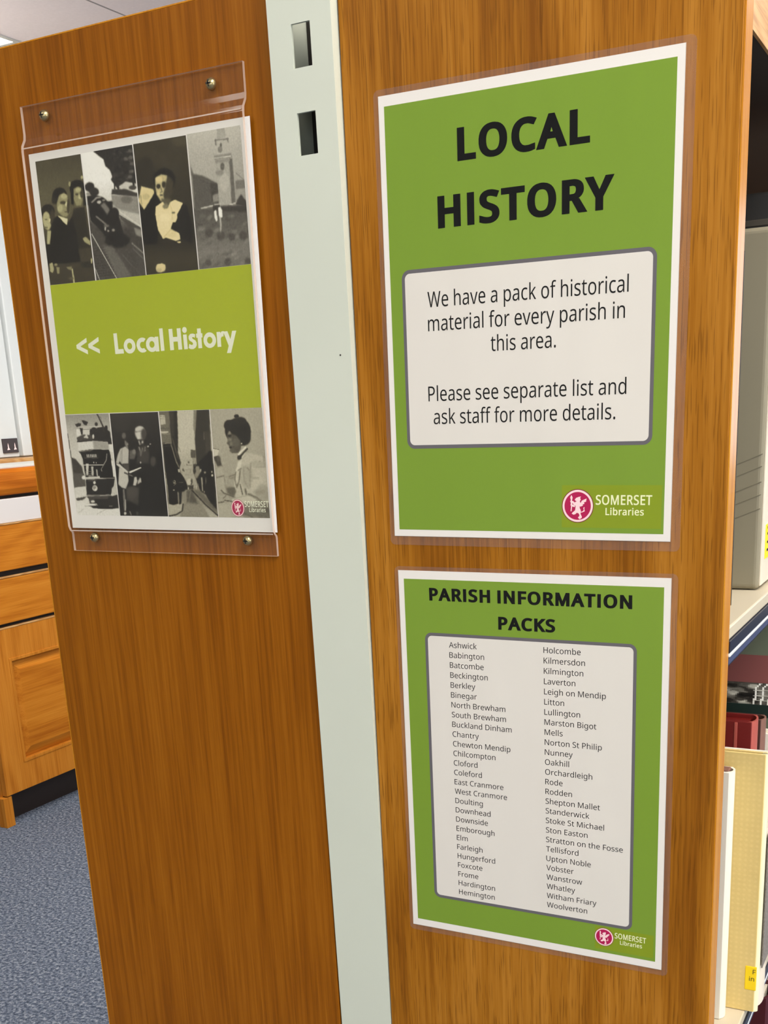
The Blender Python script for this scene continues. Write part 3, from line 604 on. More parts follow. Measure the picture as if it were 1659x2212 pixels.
def logo(parent, cx, cy, r, off, som, lib, tmat, rx=None):
    """round crimson badge with a winged beast holding a staff, and the two words beside it (mm)."""
    rx = rx or r
    e = obj('badge', flat([[circ(cx, cy, rx, r)]], off), M['maroon'], parent)
    obj('badge_ring', flat([[circ(cx, cy, rx * .955, r * .955)]], off + .00006), M['pinkwhite'], e)
    obj('badge_disc', flat([[circ(cx, cy, rx * .83, r * .83)]], off + .00012), M['magenta'], e)
    obj('winged_beast', flat([[[(cx + (x - 377) / 187 * rx, cy + (y - 402) / 200 * r) for x, y in p]] for p in WYVERN], off + .00016, step=.000012), M['pinkwhite'], e)
    for ln in (line('SOMERSET', *som[:3], cap=som[3], bold='semi'), line('Libraries', *lib[:3], cap=lib[3], bold='semi')):
        obj('lettering', flat(ln, off + .00006), tmat, parent)


# ------------------------------------------------------------------ the room
XW0, XW1, YW0, YW1 = -4.2, 3.4, -3.4, 6.2
def structure(name, me, mat, parent=None):
    o = obj(name, me, mat, parent)
    if not parent: o['kind'] = 'structure'
    return o

structure('floor', box(XW0, XW1, YW0, YW1, -0.05, 0.0), M['carpet'])
structure('ceiling', box(XW0, XW1, YW0, YW1, CEIL, CEIL + 0.08), M['ceiling'])
structure('wall_left', box(XW0 - 0.1, XW0, YW0, YW1, 0, CEIL), M['wall'])
b = bmesh.new()
add_box(b, XW0, 0.5, YW1, YW1 + 0.1, 0, CEIL); add_box(b, 2.9, XW1, YW1, YW1 + 0.1, 0, CEIL)
add_box(b, 0.5, 2.9, YW1, YW1 + 0.1, 0, 0.8); add_box(b, 0.5, 2.9, YW1, YW1 + 0.1, 2.3, CEIL)
structure('wall_back', b, M['wall'])
b = bmesh.new()
for x0, x1, z0, z1 in ((0.5, 2.9, 0.8, 0.86), (0.5, 2.9, 2.24, 2.3), (0.5, 0.56, 0.86, 2.24), (2.84, 2.9, 0.86, 2.24), (1.67, 1.73, 0.86, 2.24)):
    add_box(b, x0, x1, YW1 + 0.02, YW1 + 0.08, z0, z1)
wf3 = structure('window_3', b, M['white'])
obj('pane', box(0.56, 2.84, YW1 + 0.05, YW1 + 0.056, 0.86, 2.24), M['glass'], wf3)
b = bmesh.new()
add_box(b, XW0, 0.5, YW0 - 0.1, YW0, 0, CEIL); add_box(b, 2.5, XW1, YW0 - 0.1, YW0, 0, CEIL)
add_box(b, 0.5, 2.5, YW0 - 0.1, YW0, 0, 0.7); add_box(b, 0.5, 2.5, YW0 - 0.1, YW0, 2.0, CEIL)
structure('wall_front', b, M['wall'])
b = bmesh.new()
for x0, x1, z0, z1 in ((0.5, 2.5, 0.7, 0.76), (0.5, 2.5, 1.94, 2.0), (0.5, 0.56, 0.76, 1.94), (2.44, 2.5, 0.76, 1.94), (1.47, 1.53, 0.76, 1.94)):
    add_box(b, x0, x1, YW0 - 0.08, YW0 - 0.02, z0, z1)
wf2 = structure('fill_window', b, M['white'])  # unseen window, added to go with the front fill light
obj('pane', box(0.56, 2.44, YW0 - 0.056, YW0 - 0.05, 0.76, 1.94), M['glass'], wf2)
b = bmesh.new()
add_box(b, XW1, XW1 + 0.12, YW0, -1.1, 0, CEIL); add_box(b, XW1, XW1 + 0.12, 1.7, YW1, 0, CEIL)
add_box(b, XW1, XW1 + 0.12, -1.1, 1.7, 0, 0.85); add_box(b, XW1, XW1 + 0.12, -1.1, 1.7, 2.25, CEIL)
structure('wall_right', b, M['wall'])
b = bmesh.new()
for y0, y1, z0, z1 in ((-1.1, 1.7, 0.85, 0.91), (-1.1, 1.7, 2.19, 2.25), (-1.1, -1.04, 0.91, 2.19), (1.64, 1.7, 0.91, 2.19), (0.27, 0.33, 0.91, 2.19)):
    add_box(b, XW1 + 0.02, XW1 + 0.09, y0, y1, z0, z1)
wf = structure('window_1', b, M['white'])
obj('pane', box(XW1 + 0.05, XW1 + 0.056, -1.04, 1.64, 0.91, 2.19), M['glass'], wf)
for nm, x0, x1, y0, y1 in (('baseboard_left', XW0, XW0 + 0.015, YW0, YW1), ('baseboard_back', XW0 + 0.015, XW1, YW1 - 0.015, YW1)):
    structure(nm, box(x0, x1, y0, y1, 0, 0.09), M['white'])

LAMP_LABELS = ['bright rectangular ceiling light at the top left, just above the wooden panel', 'rectangular ceiling light behind the camera position',
               'rectangular ceiling light above the aisle in front of the book shelves', 'rectangular ceiling light nearest the open shelf side of the bookcase', 'rectangular ceiling light above the far end of the book aisle',
               'rectangular ceiling light above the drawer unit aisle']
for (lx, ly, lp), lab in zip(LAMPS, LAMP_LABELS):
    t = tag(empty('ceiling_light', (lx, ly, CEIL)), lab, 'ceiling light', 'fluorescent ceiling lights')
    fb = bmesh.new()
    for x0, x1, y0, y1 in ((-.62, .62, -.32, -.30), (-.62, .62, .30, .32), (-.62, -.60, -.30, .30), (.60, .62, -.30, .30)):
        add_box(fb, x0, x1, y0, y1, -0.004, 0.0)
    obj('frame', fb, M['frame'], t)
    obj('diffuser', box(-.60, .60, -.30, .30, -0.003, -0.001), M['tube'], t)

# ------------------------------------------------------------------ the double sided bookcase
bc = tag(empty('bookcase', (0, 0, 0)), 'wood panelled library bookcase with a pale steel upright, its end turned to the viewer', 'bookcase')
TOP = Z0 + 0.0838
YF = 0.95
pl = obj('end_panel', box(-0.360, -0.0812, 0.0, 0.020, 0.0, TOP, 0.0006, 1), M['oak2'], bc); pl['label'] = 'smooth brown left half of the bookcase end'
pr = obj('end_panel', box(-0.0280, 0.2435, 0.0, 0.020, 0.0, TOP, 0.0006, 1), M['oak'], bc); pr['label'] = 'grained oak right half of the bookcase end'
obj('edge_lipping', box(0.2436, 0.2446, 0.0004, 0.0205, 0.0, TOP - 0.0004), M['lipping'], pr)
obj('edge_lipping', box(-0.3611, -0.3601, 0.0004, 0.0205, 0.0, TOP - 0.0004), M['lipping'], pl)
obj('edge_lipping', box(-0.3601, -0.0812, 0.0004, 0.0205, TOP + .0001, TOP + 0.0011), M['lipping'], pl)

# pale steel upright: a folded channel with two rectangular slots, leaning a touch against the panels
xa, xb = -0.0796, -0.0288
zs = [0.0, Z0 - .0300, Z0 - .0030, Z0 + .0247, Z0 + .0518, TOP + 0.004]
sl, sr = -0.0608, -0.0456
def lean(z): return -0.0088 + (Z0 + 0.06 - z) * 0.0118
b = bmesh.new()
def plate(x0, x1, z0, z1, t=0.0022):
    r = bmesh.ops.create_cube(b, size=1.0)['verts']
    for v in r:
        x = x0 if v.co.x < 0 else x1; z = z0 if v.co.z < 0 else z1
        v.co = (x, lean(z) + (0 if v.co.y < 0 else t), z)
for i in range(5):
    if i in (1, 3):
        plate(xa, sl, zs[i], zs[i + 1]); plate(sr, xb, zs[i], zs[i + 1])
    else:
        plate(xa, xb, zs[i], zs[i + 1])
bmesh.ops.remove_doubles(b, verts=b.verts, dist=1e-5)
up = obj('upright', b, M['post'], bc); up['label'] = 'pale grey-green steel upright with two slots'
b = bmesh.new()
def side(x0, x1):
    r = bmesh.ops.create_cube(b, size=1.0)['verts']
    for v in r:
        x = x0 if v.co.x < 0 else x1; z = 0.0 if v.co.z < 0 else TOP + 0.004
        v.co = (x, (lean(z) + 0.00225) if v.co.y < 0 else 0.05, z)
side(xa, xa + 0.002); side(xb - 0.002, xb)
obj('upright_flange', b, M['post'], up)
obj('upright_core', box(xa + .0025, xb - .0025, 0.04, 0.048, 0.0, TOP), M['darksteel'], up)
b = bmesh.new()
bmesh.ops.create_circle(b, cap_ends=True, radius=0.0007, segments=12, matrix=Matrix.Translation((-0.0378, lean(Z0 - .165) - 0.0001, Z0 - .165)) @ Matrix.Rotation(math.pi / 2, 4, 'X'))
obj('pin_hole', b, M['slot'], up)

obj('back_panel', box(-0.056, -0.052, 0.05, YF, 0.02, TOP), M['darksteel'], bc)
obj('end_panel', box(-0.360, 0.244, YF, YF + 0.02, 0.0, TOP), M['oak2'], bc)
# canopy over the top shelf: dark inside, pale wood fascia to the aisle
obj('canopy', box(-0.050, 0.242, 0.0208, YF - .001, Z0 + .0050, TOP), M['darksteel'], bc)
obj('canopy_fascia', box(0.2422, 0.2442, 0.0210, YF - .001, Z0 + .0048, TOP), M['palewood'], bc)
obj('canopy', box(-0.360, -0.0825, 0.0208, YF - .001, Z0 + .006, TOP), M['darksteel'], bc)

SHELVES = [Z0 - .360, Z0 - .732, Z0 - 1.104]
for k, zt in enumerate(SHELVES):
    sh = obj('shelf', box(-0.050, 0.2442, 0.0208, YF - .001, zt - 0.0094, zt, 0.0012, 2), M['cream'], bc)
    # label strip along the front edge: dark holder, clear bead, slate lower lip
    a = obj('label_holder', prism([(0.232, zt - .0098), (0.2455, zt - .0098), (0.2455, zt - .0178), (0.2425, zt - .0186), (0.2425, zt - .0300), (0.232, zt - .0300)], 'y', 0.0210, YF - .001), M['navy'], sh)
    obj('clear_bead', box(0.2426, 0.2458, 0.0212, YF - .001, zt - .0212, zt - .0184, 0.0009, 2), M['chrome'], a)
    obj('lower_lip', prism([(0.2426, zt - .0214), (0.2448, zt - .0222), (0.2448, zt - .0262), (0.2426, zt - .0270)], 'y', 0.0212, YF - .001), M['slate'], a)
for zt in SHELVES:
    obj('shelf', box(-0.360, -0.0825, 0.0208, YF - .001, zt - 0.0094, zt, 0.0012, 2), M['cream'], bc)
obj('plinth', box(-0.34, 0.225, 0.03, YF - .01, 0.0, 0.09), M['kick'], bc)

# ------------------------------------------------------------------ the two laminated notices
def ring_prism(outer, inner, y0, y1, k=0.001):
    """flat frame between two outlines with the same number of points (mm, y down)."""
    b = bmesh.new(); n = len(outer)
    def vs(c, y): return [b.verts.new((p[0] * k, y, -p[1] * k)) for p in c]
    of, inn, ob, ib = vs(outer, y0), vs(inner, y0), vs(outer, y1), vs(inner, y1)
    for i in range(n):
        j = (i + 1) % n
        b.faces.new((of[i], of[j], inn[j], inn[i])); b.faces.new((ob[j], ob[i], ib[i], ib[j]))
        b.faces.new((of[j], of[i], ob[i], ob[j])); b.faces.new((inn[i], inn[j], ib[j], ib[i]))
    bmesh.ops.recalc_face_normals(b, faces=b.faces)
    return b


def notice(x, z, rot, label, film_edges, green):
    t = tag(empty('laminated_notice', (x, 0.0, z), (0, -rot, 0)), label, 'notice', 'green laminated notices on the oak panel')
    l, tt, r, bt = film_edges
    obj('laminate_border', ring_prism(rrect(-l, -tt, 210 + r, 297 + bt, 4, 8), rrect(0.2, 0.2, 209.8, 296.8, 0.05, 8), -0.00055, -0.0001), M['laminate'], t)
    pp = obj('paper', box(0, .210, -.00055, -.0002, -.297, 0), M['paper'], t)
    obj('green_panel', flat([[[(green[0], green[1]), (green[2], green[1]), (green[2], green[3]), (green[0], green[3])]]], .00062), M['green'], pp)
    return t

n1 = notice(0, Z0, -0.00872, 'upper green laminated notice reading LOCAL HISTORY on the oak panel', (3.6, 4, 6.5, 6.5), (4.4, 6.7, 205.1, 292.0))
obj('box_outline', flat([[rrect(13.6, 111.3, 195.8, 233.2, 6)]], .00068), M['boxgrey'], n1)
obj('text_box', flat([[rrect(16.0, 113.8, 193.3, 230.7, 3.8)]], .00074), M['boxwhite'], n1)
for a_ in (('LOCAL', 58.5, 46.7, 150.8, 20.1), ('HISTORY', 42.9, 86.8, 167.2, 20.2)):
    obj('heading', flat(line(*a_, bold='heavy'), .00070), M['black'], n1)
for a_ in (('We have a pack of historical', 33.4, 137.0, 177.8), ('material for every parish in', 33.2, 152.8, 175.7), ('this area.', 80.9, 168.5, 128.4),
           ('Please see separate list and', 31.9, 200.3, 177.6), ('ask staff for more details.', 35.6, 216.2, 170.4)):
    obj('lettering', flat(line(*a_, 10.2), .00082), M['text'], n1)
obj('badge_ground', flat([[[(133, 259.5), (203.5, 259.5), (203.5, 288.5), (133, 288.5)]]], .00066), M['olive'], n1)
logo(n1, 144.6, 273.6, 11.5, .00070, (157.6, 272.7, 196.9, 6.6), (164.6, 279.7, 191.4, 4.9), M['paletext'])

n2 = notice(-0.00112, Z0 - 0.32291, -0.00242, 'lower green laminated notice listing PARISH INFORMATION PACKS under the other notice', (3.0, 3, 4.5, 4.5), (4.7, 6.4, 205.1, 291.0))
obj('box_outline', flat([[rrect(21.0, 47.2, 186.9, 268.4, 5.5)]], .00068), M['boxgrey'], n2)
obj('text_box', flat([[rrect(23.4, 49.6, 184.5, 266.0, 3.4)]], .00074), M['boxwhite'], n2)
for a_ in (('PARISH INFORMATION', 25.9, 22.4, 183.0, 9.7), ('PACKS', 82.0, 42.0, 126.4, 9.7)):
    obj('heading', flat(line(*a_, bold='heavy'), .00070), M['black'], n2)
LEFT = 'Ashwick,Babington,Batcombe,Beckington,Berkley,Binegar,North Brewham,South Brewham,Buckland Dinham,Chantry,Chewton Mendip,Chilcompton,Cloford,Coleford,East Cranmore,West Cranmore,Doulting,Downhead,Downside,Emborough,Elm,Farleigh,Hungerford,Foxcote,Frome,Hardington,Hemington'.split(',')
RIGHT = 'Holcombe,Kilmersdon,Kilmington,Laverton,Leigh on Mendip,Litton,Lullington,Marston Bigot,Mells,Norton St Philip,Nunney,Oakhill,Orchardleigh,Rode,Rodden,Shepton Mallet,Standerwick,Stoke St Michael,Ston Easton,Stratton on the Fosse,Tellisford,Upton Noble,Vobster,Wanstrow,Whatley,Witham Friary,Woolverton'.split(',')
for i in range(27):
    t_ = i / 26
    for nm, x_, y_ in ((LEFT[i], 41.2 + 2.2 * t_, 58.0 + 204.3 * t_), (RIGHT[i], 117.4 + 1.5 * t_, 57.5 + 203.1 * t_)):
        obj('parish_name', flat(line(nm, x_, y_, None, 4.35), .00082), M['text'], n2)
obj('badge_ground', flat([[[(158, 269.6), (203.5, 269.6), (203.5, 288.5), (158, 288.5)]]], .00064), M['olive'], n2)
logo(n2, 165.2, 277.8, 7.6, .00076, (173.6, 277.2, 197.9, 4.6), (177.8, 281.8, 194.9, 3.4), M['paletext'])

# ------------------------------------------------------------------ the flyer and its clear holder
fl = tag(empty('flyer', (-0.31821, -0.0036, Z0 + 0.00459), (0, 0.0105, 0)), 'lime green Local History flyer with old photographs in a clear wall holder', 'flyer')
K = 214.8 / 210.0
def fm(pcs): return [[[(x * K, y * 1.0013) for x, y in c] for c in p] for p in pcs]
obj('paper', box(0, .2148, -.0001, .0003, -.2974, 0), M['flyerpaper'], fl)
obj('green_band', flat(fm([[[(6.6, 98.5), (202.9, 98.3), (203.3, 201.3), (6.6, 201.2)]]]), .00020), M['lime'], fl)
sp = [[[tuple(float(v) / 1000 for v in q.split(',')) for q in c.split()] for c in SPARTAN.split('|')]]
obj('lettering', flat(fm([[[(66.9 + x * 118.6 / 8.04, 155.4 - y * 15.9 - x * 0.04) for x, y in c] for c in p] for p in sp]), .00026), M['whitetext'], fl)
def chev(x):
    return [[(x + 11.4, 141.2), (x + 11.4, 144.6), (x + 4.2, 147.7), (x + 11.4, 150.9), (x + 11.4, 154.2), (x, 149.1), (x, 146.3)]]
for x_ in (27.2, 39.8):
    obj('arrow_mark', flat(fm([chev(x_)]), .00026), M['whitetext'], fl)


class Print:
    """paints a monochrome print cell by cell; shapes are given in the print's own skewed working frame."""
    def __init__(s, quad, w=130, h=230, base=90):
        s.w, s.h = w, h
        A = []
        for (x, y), (u, v) in zip(((0, 0), (1, 0), (1, 1), (0, 1)), quad):
            A.append([x, y, 1, 0, 0, 0, -u * x, -u * y, -u]); A.append([0, 0, 0, x, y, 1, -v * x, -v * y, -v])
        Hh = np.linalg.svd(np.array(A, float))[2][-1].reshape(3, 3)
        gx, gy = np.meshgrid((np.arange(w) + .5) / w, (np.arange(h) + .5) / h)
        q = Hh @ np.stack([gx.ravel(), gy.ravel(), np.ones(w * h)])
        s.X = (q[0] / q[2]).reshape(h, w); s.Y = (q[1] / q[2]).reshape(h, w)
        s.cell = abs(quad[1][0] - quad[0][0]) / w
        s.g = np.full((h, w), float(base))
        s.rng = np.random.default_rng(int(quad[0][0] + base))
    def blur(s, a, n):
        for _ in range(int(n)):
            p = np.pad(a, 1, mode='edge')
            a = (p[:-2, 1:-1] + p[2:, 1:-1] + p[1:-1, :-2] + p[1:-1, 2:] + 2 * a) / 6
        return a
    def put(s, mask, g, soft=1, op=1.0):
        mk = s.blur(mask.astype(float), soft) * op
        s.g = s.g * (1 - mk) + g * mk
    def P(s, pts, g, soft=1, op=1.0):
        ins = np.zeros(s.X.shape, bool); n = len(pts)
        for i in range(n):
            (x0, y0), (x1, y1) = pts[i], pts[(i + 1) % n]
            if y0 == y1: continue
            c = ((y0 > s.Y) != (y1 > s.Y)) & (s.X < (x1 - x0) * (s.Y - y0) / (y1 - y0) + x0)
            ins ^= c
        s.put(ins, g, soft, op)
    def E(s, cx, cy, rx, ry, g, soft=1, op=1.0, a=0):
        c, d = math.cos(math.radians(a)), math.sin(math.radians(a))
        u = (s.X - cx) * c + (s.Y - cy) * d; v = -(s.X - cx) * d + (s.Y - cy) * c
        s.put((u / rx) ** 2 + (v / ry) ** 2 < 1, g, soft, op)
    def L(s, pts, w, g, soft=1, op=1.0):
        mk = np.zeros(s.X.shape, bool)
        for (x0, y0), (x1, y1) in zip(pts, pts[1:]):
            dx, dy = x1 - x0, y1 - y0; L2 = dx * dx + dy * dy or 1
            t = np.clip(((s.X - x0) * dx + (s.Y - y0) * dy) / L2, 0, 1)
            mk |= (s.X - x0 - t * dx) ** 2 + (s.Y - y0 - t * dy) ** 2 < max(w / 2, s.cell * .55) ** 2
        s.put(mk, g, soft, op)
    def G(s, pts):
        """vertical tone ramp: (y, grey) pairs."""
        ys = [p[0] for p in pts]; gs = [p[1] for p in pts]
        s.g = np.interp(s.Y, ys, gs)
    def noise(s, amp, n=2):
        r = s.blur(s.rng.normal(0, 1, s.g.shape), n); r /= r.std()
        s.g = s.g + r * amp
    def mesh(s, x0, y0, x1, y1, off, tint, skew=(0, 0)):
        w, h = s.w, s.h
        gx, gy = np.meshgrid(np.linspace(0, 1, w + 1), np.linspace(0, 1, h + 1))
        U = (x0 + (x1 - x0) * gx + skew[0] * (gy) * (1 - gx) + skew[1] * gy * gx) * K; V = (y0 + (y1 - y0) * gy) * 1.0013
        co = np.stack([U * .001, np.full(U.shape, -off), -V * .001], -1).reshape(-1, 3)
        me = bpy.data.meshes.new('photograph')
        i = np.arange(w * h); r, c = i // w, i % w; a = r * (w + 1) + c
        F = np.stack([a, a + w + 1, a + w + 2, a + 1], 1)
        me.from_pydata(co.tolist(), [], F.tolist())
        at = me.attributes.new('ink', 'FLOAT_COLOR', 'FACE')
        g = np.clip((s.g - 10) * 1.18, 0, 255)
        stops = [0, 60, 130, 200, 255]
        rgb = np.stack([np.interp(g, stops, [t[k] for t in tint]) for k in range(3)], -1) / 255
        l = np.where(rgb <= .04045, rgb / 12.92, ((rgb + .055) / 1.055) ** 2.4)
        at.data.foreach_set('color', np.concatenate([l, np.ones(l.shape[:2] + (1,))], -1).astype(np.float32).ravel())
        me.update()
        return me

OLV = [(4, 4, 4), (66, 60, 44), (134, 128, 92), (204, 198, 150), (250, 244, 215)]
NEU = [(4, 4, 4), (62, 58, 52), (132, 128, 118), (202, 198, 184), (250, 248, 240)]
WRM = [(4, 4, 4), (60, 56, 46), (132, 126, 108), (204, 198, 176), (250, 246, 228)]
CRM = [(4, 4, 4), (60, 54, 38), (134, 128, 98), (222, 204, 148), (250, 235, 190)]

# 1: three children in dark coats
p = Print([(92, 190), (822, 75), (1085, 2118), (345, 2190)], base=70)
p.G([(80, 66), (350, 78), (700, 88), (1000, 84), (1500, 60), (2200, 58)])
p.E(250, 250, 120, 120, 76, 10)
p.E(300, 980, 110, 115, 34, 3); p.E(285, 1130, 68, 150, 165, 4, 1, -8); p.E(370, 1080, 40, 130, 62, 5); p.E(270, 1110, 22, 10, 90, 2); p.E(330, 1120, 12, 30, 200, 2); p.E(262, 1240, 40, 12, 100, 2)
p.E(490, 740, 122, 140, 32, 3); p.E(400, 800, 40, 60, 44, 4)
p.P([(480, 720), (560, 680), (610, 740), (650, 850), (655, 1000), (610, 1070), (540, 1060), (460, 980), (440, 860)], 138, 4)
p.E(560, 740, 55, 40, 165, 4); p.E(545, 840, 50, 25, 62, 3); p.E(605, 865, 22, 40, 205, 3); p.E(632, 900, 24, 120, 60, 4); p.E(500, 930, 45, 60, 165, 5); p.E(600, 985, 30, 10, 80, 2)
p.E(775, 600, 125, 120, 30, 3); p.P([(660, 600), (720, 560), (720, 880), (680, 860)], 26, 3); p.P([(860, 560), (900, 620), (925, 880), (880, 900)], 36, 4)
p.P([(715, 620), (790, 585), (845, 610), (865, 800), (840, 890), (760, 890), (720, 790)], 132, 4); p.E(770, 710, 26, 16, 60, 2); p.E(820, 750, 26, 40, 180, 3); p.E(850, 700, 30, 70, 64, 4); p.E(790, 640, 46, 34, 165, 4)
p.E(650, 545, 16, 40, 150, 2); p.E(850, 440, 20, 30, 160, 2)
p.P([(400, 1090), (470, 1050), (610, 1190), (700, 1060), (780, 1000), (820, 1300), (860, 1800), (300, 1850), (270, 1540), (330, 1300)], 28, 4)
p.P([(720, 940), (900, 910), (1060, 1900), (860, 1900), (760, 1300), (690, 1080)], 44, 5)
p.P([(455, 1045), (625, 1100), (612, 1205), (560, 1160)], 205, 2)
p.P([(290, 1290), (355, 1290), (335, 1515), (285, 1510)], 165, 3)
p.P([(870, 1420), (920, 1390), (1000, 1470), (1000, 1540), (900, 1480)], 150, 3)
p.P([(800, 1600), (1030, 1560), (1060, 1800), (850, 1820)], 62, 8)
p.P([(330, 1830), (380, 1810), (405, 1940), (380, 1985), (340, 1960)], 160, 2); p.P([(440, 1890), (495, 1890), (495, 2000), (460, 2000)], 135, 2); p.E(435, 1850, 28, 22, 130, 2)
p.P([(610, 1890), (700, 1880), (690, 1950), (640, 1930)], 120, 3); p.L([(705, 1930), (740, 2170)], 26, 165, 2); p.E(1020, 1790, 14, 50, 170, 2); p.E(690, 2080, 40, 20, 90, 3)
p.noise(2.5); P1 = p.mesh(6.2, 5.9, 52.8, 98.4, .00020, OLV, (0.6, 1.4))

# 2: a steam engine on the track, trees and bright sky
p = Print([(55, 182), (858, 52), (1080, 2095), (322, 2160)], base=70)
p.G([(50, 232), (600, 226), (900, 206), (1200, 120), (1400, 66), (2200, 62)])
p.P([(245, 150), (870, 40), (930, 700), (740, 700), (640, 760), (530, 610), (550, 560), (510, 450), (440, 390), (410, 280), (330, 220)], 46, 3)
for _ in range(70):
    cx, cy = p.rng.uniform(575, 900), p.rng.uniform(120, 640)
    p.E(cx, cy, 22, 18, p.rng.choice([34, 40, 66, 82]), 3, .6)
for cx, cy in ((830, 150), (840, 260), (860, 360), (760, 280), (850, 480), (830, 570)): p.E(cx, cy, 40, 30, 110, 4, .7)
p.P([(650, 720), (760, 640), (940, 680), (940, 760), (820, 790), (680, 760)], 190, 3); p.L([(590, 660), (590, 750)], 22, 50, 1); p.L([(645, 660), (645, 760)], 26, 48, 1); p.L([(880, 640), (890, 740)], 30, 50, 1); p.E(870, 740, 60, 34, 70, 3)
p.P([(550, 760), (760, 760), (950, 830), (960, 900), (760, 870), (540, 840)], 60, 3)
p.P([(540, 850), (960, 880), (1000, 1160), (760, 1140), (660, 1090), (560, 1000)], 132, 4); p.E(780, 930, 90, 60, 105, 5)
p.P([(560, 1020), (700, 1090), (980, 1160), (1005, 1380), (820, 1270), (660, 1170)], 176, 4); p.L([(660, 1170), (1000, 1380)], 16, 60, 2); p.L([(620, 1080), (990, 1340)], 14, 200, 2)
p.P([(660, 1180), (1005, 1390), (1030, 1530), (900, 1480)], 70, 4); p.P([(890, 1360), (1000, 1400), (1020, 1520), (930, 1480)], 130, 5)
p.E(200, 720, 75, 75, 44, 4); p.E(270, 800, 75, 70, 46, 4); p.E(180, 830, 30, 22, 130, 3)
p.P([(160, 860), (300, 850), (420, 890), (480, 950), (560, 950), (560, 1060), (640, 1100), (660, 1190), (760, 1560), (500, 1600), (420, 1450), (220, 1240), (180, 1000)], 36, 4)
p.L([(240, 960), (310, 890), (370, 880)], 26, 150, 3); p.E(350, 960, 34, 26, 180, 3); p.E(420, 930, 26, 16, 140, 2); p.P([(370, 1010), (430, 960), (520, 1080), (480, 1160)], 115, 6); p.E(590, 1140, 70, 90, 38, 4)
p.L([(310, 1185), (390, 1250), (460, 1310)], 24, 125, 3); p.E(450, 1370, 12, 36, 180, 2); p.E(495, 1410, 16, 18, 150, 2); p.E(575, 1400, 24, 22, 140, 3); p.E(470, 1330, 46, 20, 110, 4)
p.P([(210, 1260), (420, 1450), (500, 1620), (900, 1600), (1060, 1800), (1090, 2120), (320, 2180)], 72, 8)
p.E(640, 1560, 190, 110, 34, 10); p.P([(400, 1640), (560, 1640), (860, 2100), (640, 2140)], 98, 12)
for i in range(12): p.L([(270 + i * 6, 1680 + i * 38), (430 + i * 18, 1660 + i * 38)], 14, 54, 2, .6)
p.L([(240, 1450), (360, 1660), (630, 2130)], 10, 205, 1); p.L([(300, 1980), (375, 2160)], 9, 190, 1); p.L([(860, 1600), (1040, 1760)], 14, 165, 3, .8); p.L([(880, 1690), (1060, 1860)], 10, 130, 3, .7); p.L([(700, 1760), (1000, 2090)], 8, 110, 2, .6)
p.noise(3); P2 = p.mesh(53.4, 5.6, 103.6, 98.4, .00020, NEU, (2.0, 1.4))

# 3: a woman in a pale blouse
p = Print([(55, 188), (838, 60), (1035, 2095), (268, 2160)], base=52)
p.G([(60, 62), (400, 62), (900, 54), (1700, 46), (1900, 62), (2160, 56)])
p.E(240, 640, 150, 260, 48, 12); p.E(760, 160, 130, 70, 74, 14)
p.E(520, 740, 165, 190, 30, 5); p.P([(160, 1180), (380, 900), (470, 1080), (420, 1700), (220, 1700)], 22, 5); p.P([(700, 1060), (860, 1120), (960, 1500), (940, 1700), (720, 1600), (640, 1450)], 28, 5)
p.P([(180, 820), (360, 870), (375, 930), (225, 1180), (140, 1040)], 190, 3); p.E(250, 980, 60, 50, 168, 6); p.L([(170, 960), (190, 1090)], 14, 140, 3)
p.P([(385, 700), (470, 645), (560, 660), (600, 780), (590, 960), (530, 1050), (470, 1050), (415, 960), (390, 850)], 168, 4)
p.P([(570, 660), (660, 760), (640, 960), (540, 1060), (505, 960), (540, 800)], 66, 7)
p.E(435, 825, 32, 36, 56, 3); p.E(515, 800, 30, 50, 58, 4); p.L([(470, 850), (490, 910), (465, 920)], 16, 110, 2); p.E(478, 960, 26, 12, 90, 2); p.E(440, 720, 50, 40, 190, 5); p.E(430, 930, 22, 34, 180, 4)
p.P([(480, 1010), (620, 1010), (620, 1130), (480, 1130)], 90, 6)
p.P([(395, 1130), (500, 1060), (560, 1160), (620, 1060), (680, 1030), (800, 1085), (770, 1150), (715, 1260), (720, 1310), (690, 1375), (650, 1375), (620, 1470), (750, 1540), (765, 1630), (700, 1655), (545, 1600), (510, 1625), (430, 1480), (390, 1250)], 205, 2)
p.E(540, 1300, 90, 60, 214, 8); p.L([(600, 1080), (640, 1200), (640, 1330)], 12, 160, 3, .7); p.E(660, 1228, 26, 14, 90, 3); p.E(540, 1130, 46, 40, 120, 5); p.L([(520, 1600), (620, 1480), (700, 1520)], 14, 140, 3, .6); p.E(640, 1560, 70, 40, 190, 6)
p.E(745, 1672, 30, 14, 195, 2)
p.E(475, 2060, 74, 64, 182, 3); p.E(450, 2090, 40, 30, 165, 5); p.P([(410, 2010), (490, 1990), (545, 2010), (540, 2040), (430, 2050)], 190, 3)
p.noise(2.2); P3 = p.mesh(104.6, 5.4, 153.6, 98.3, .00020, CRM, (1.2, 1.6))

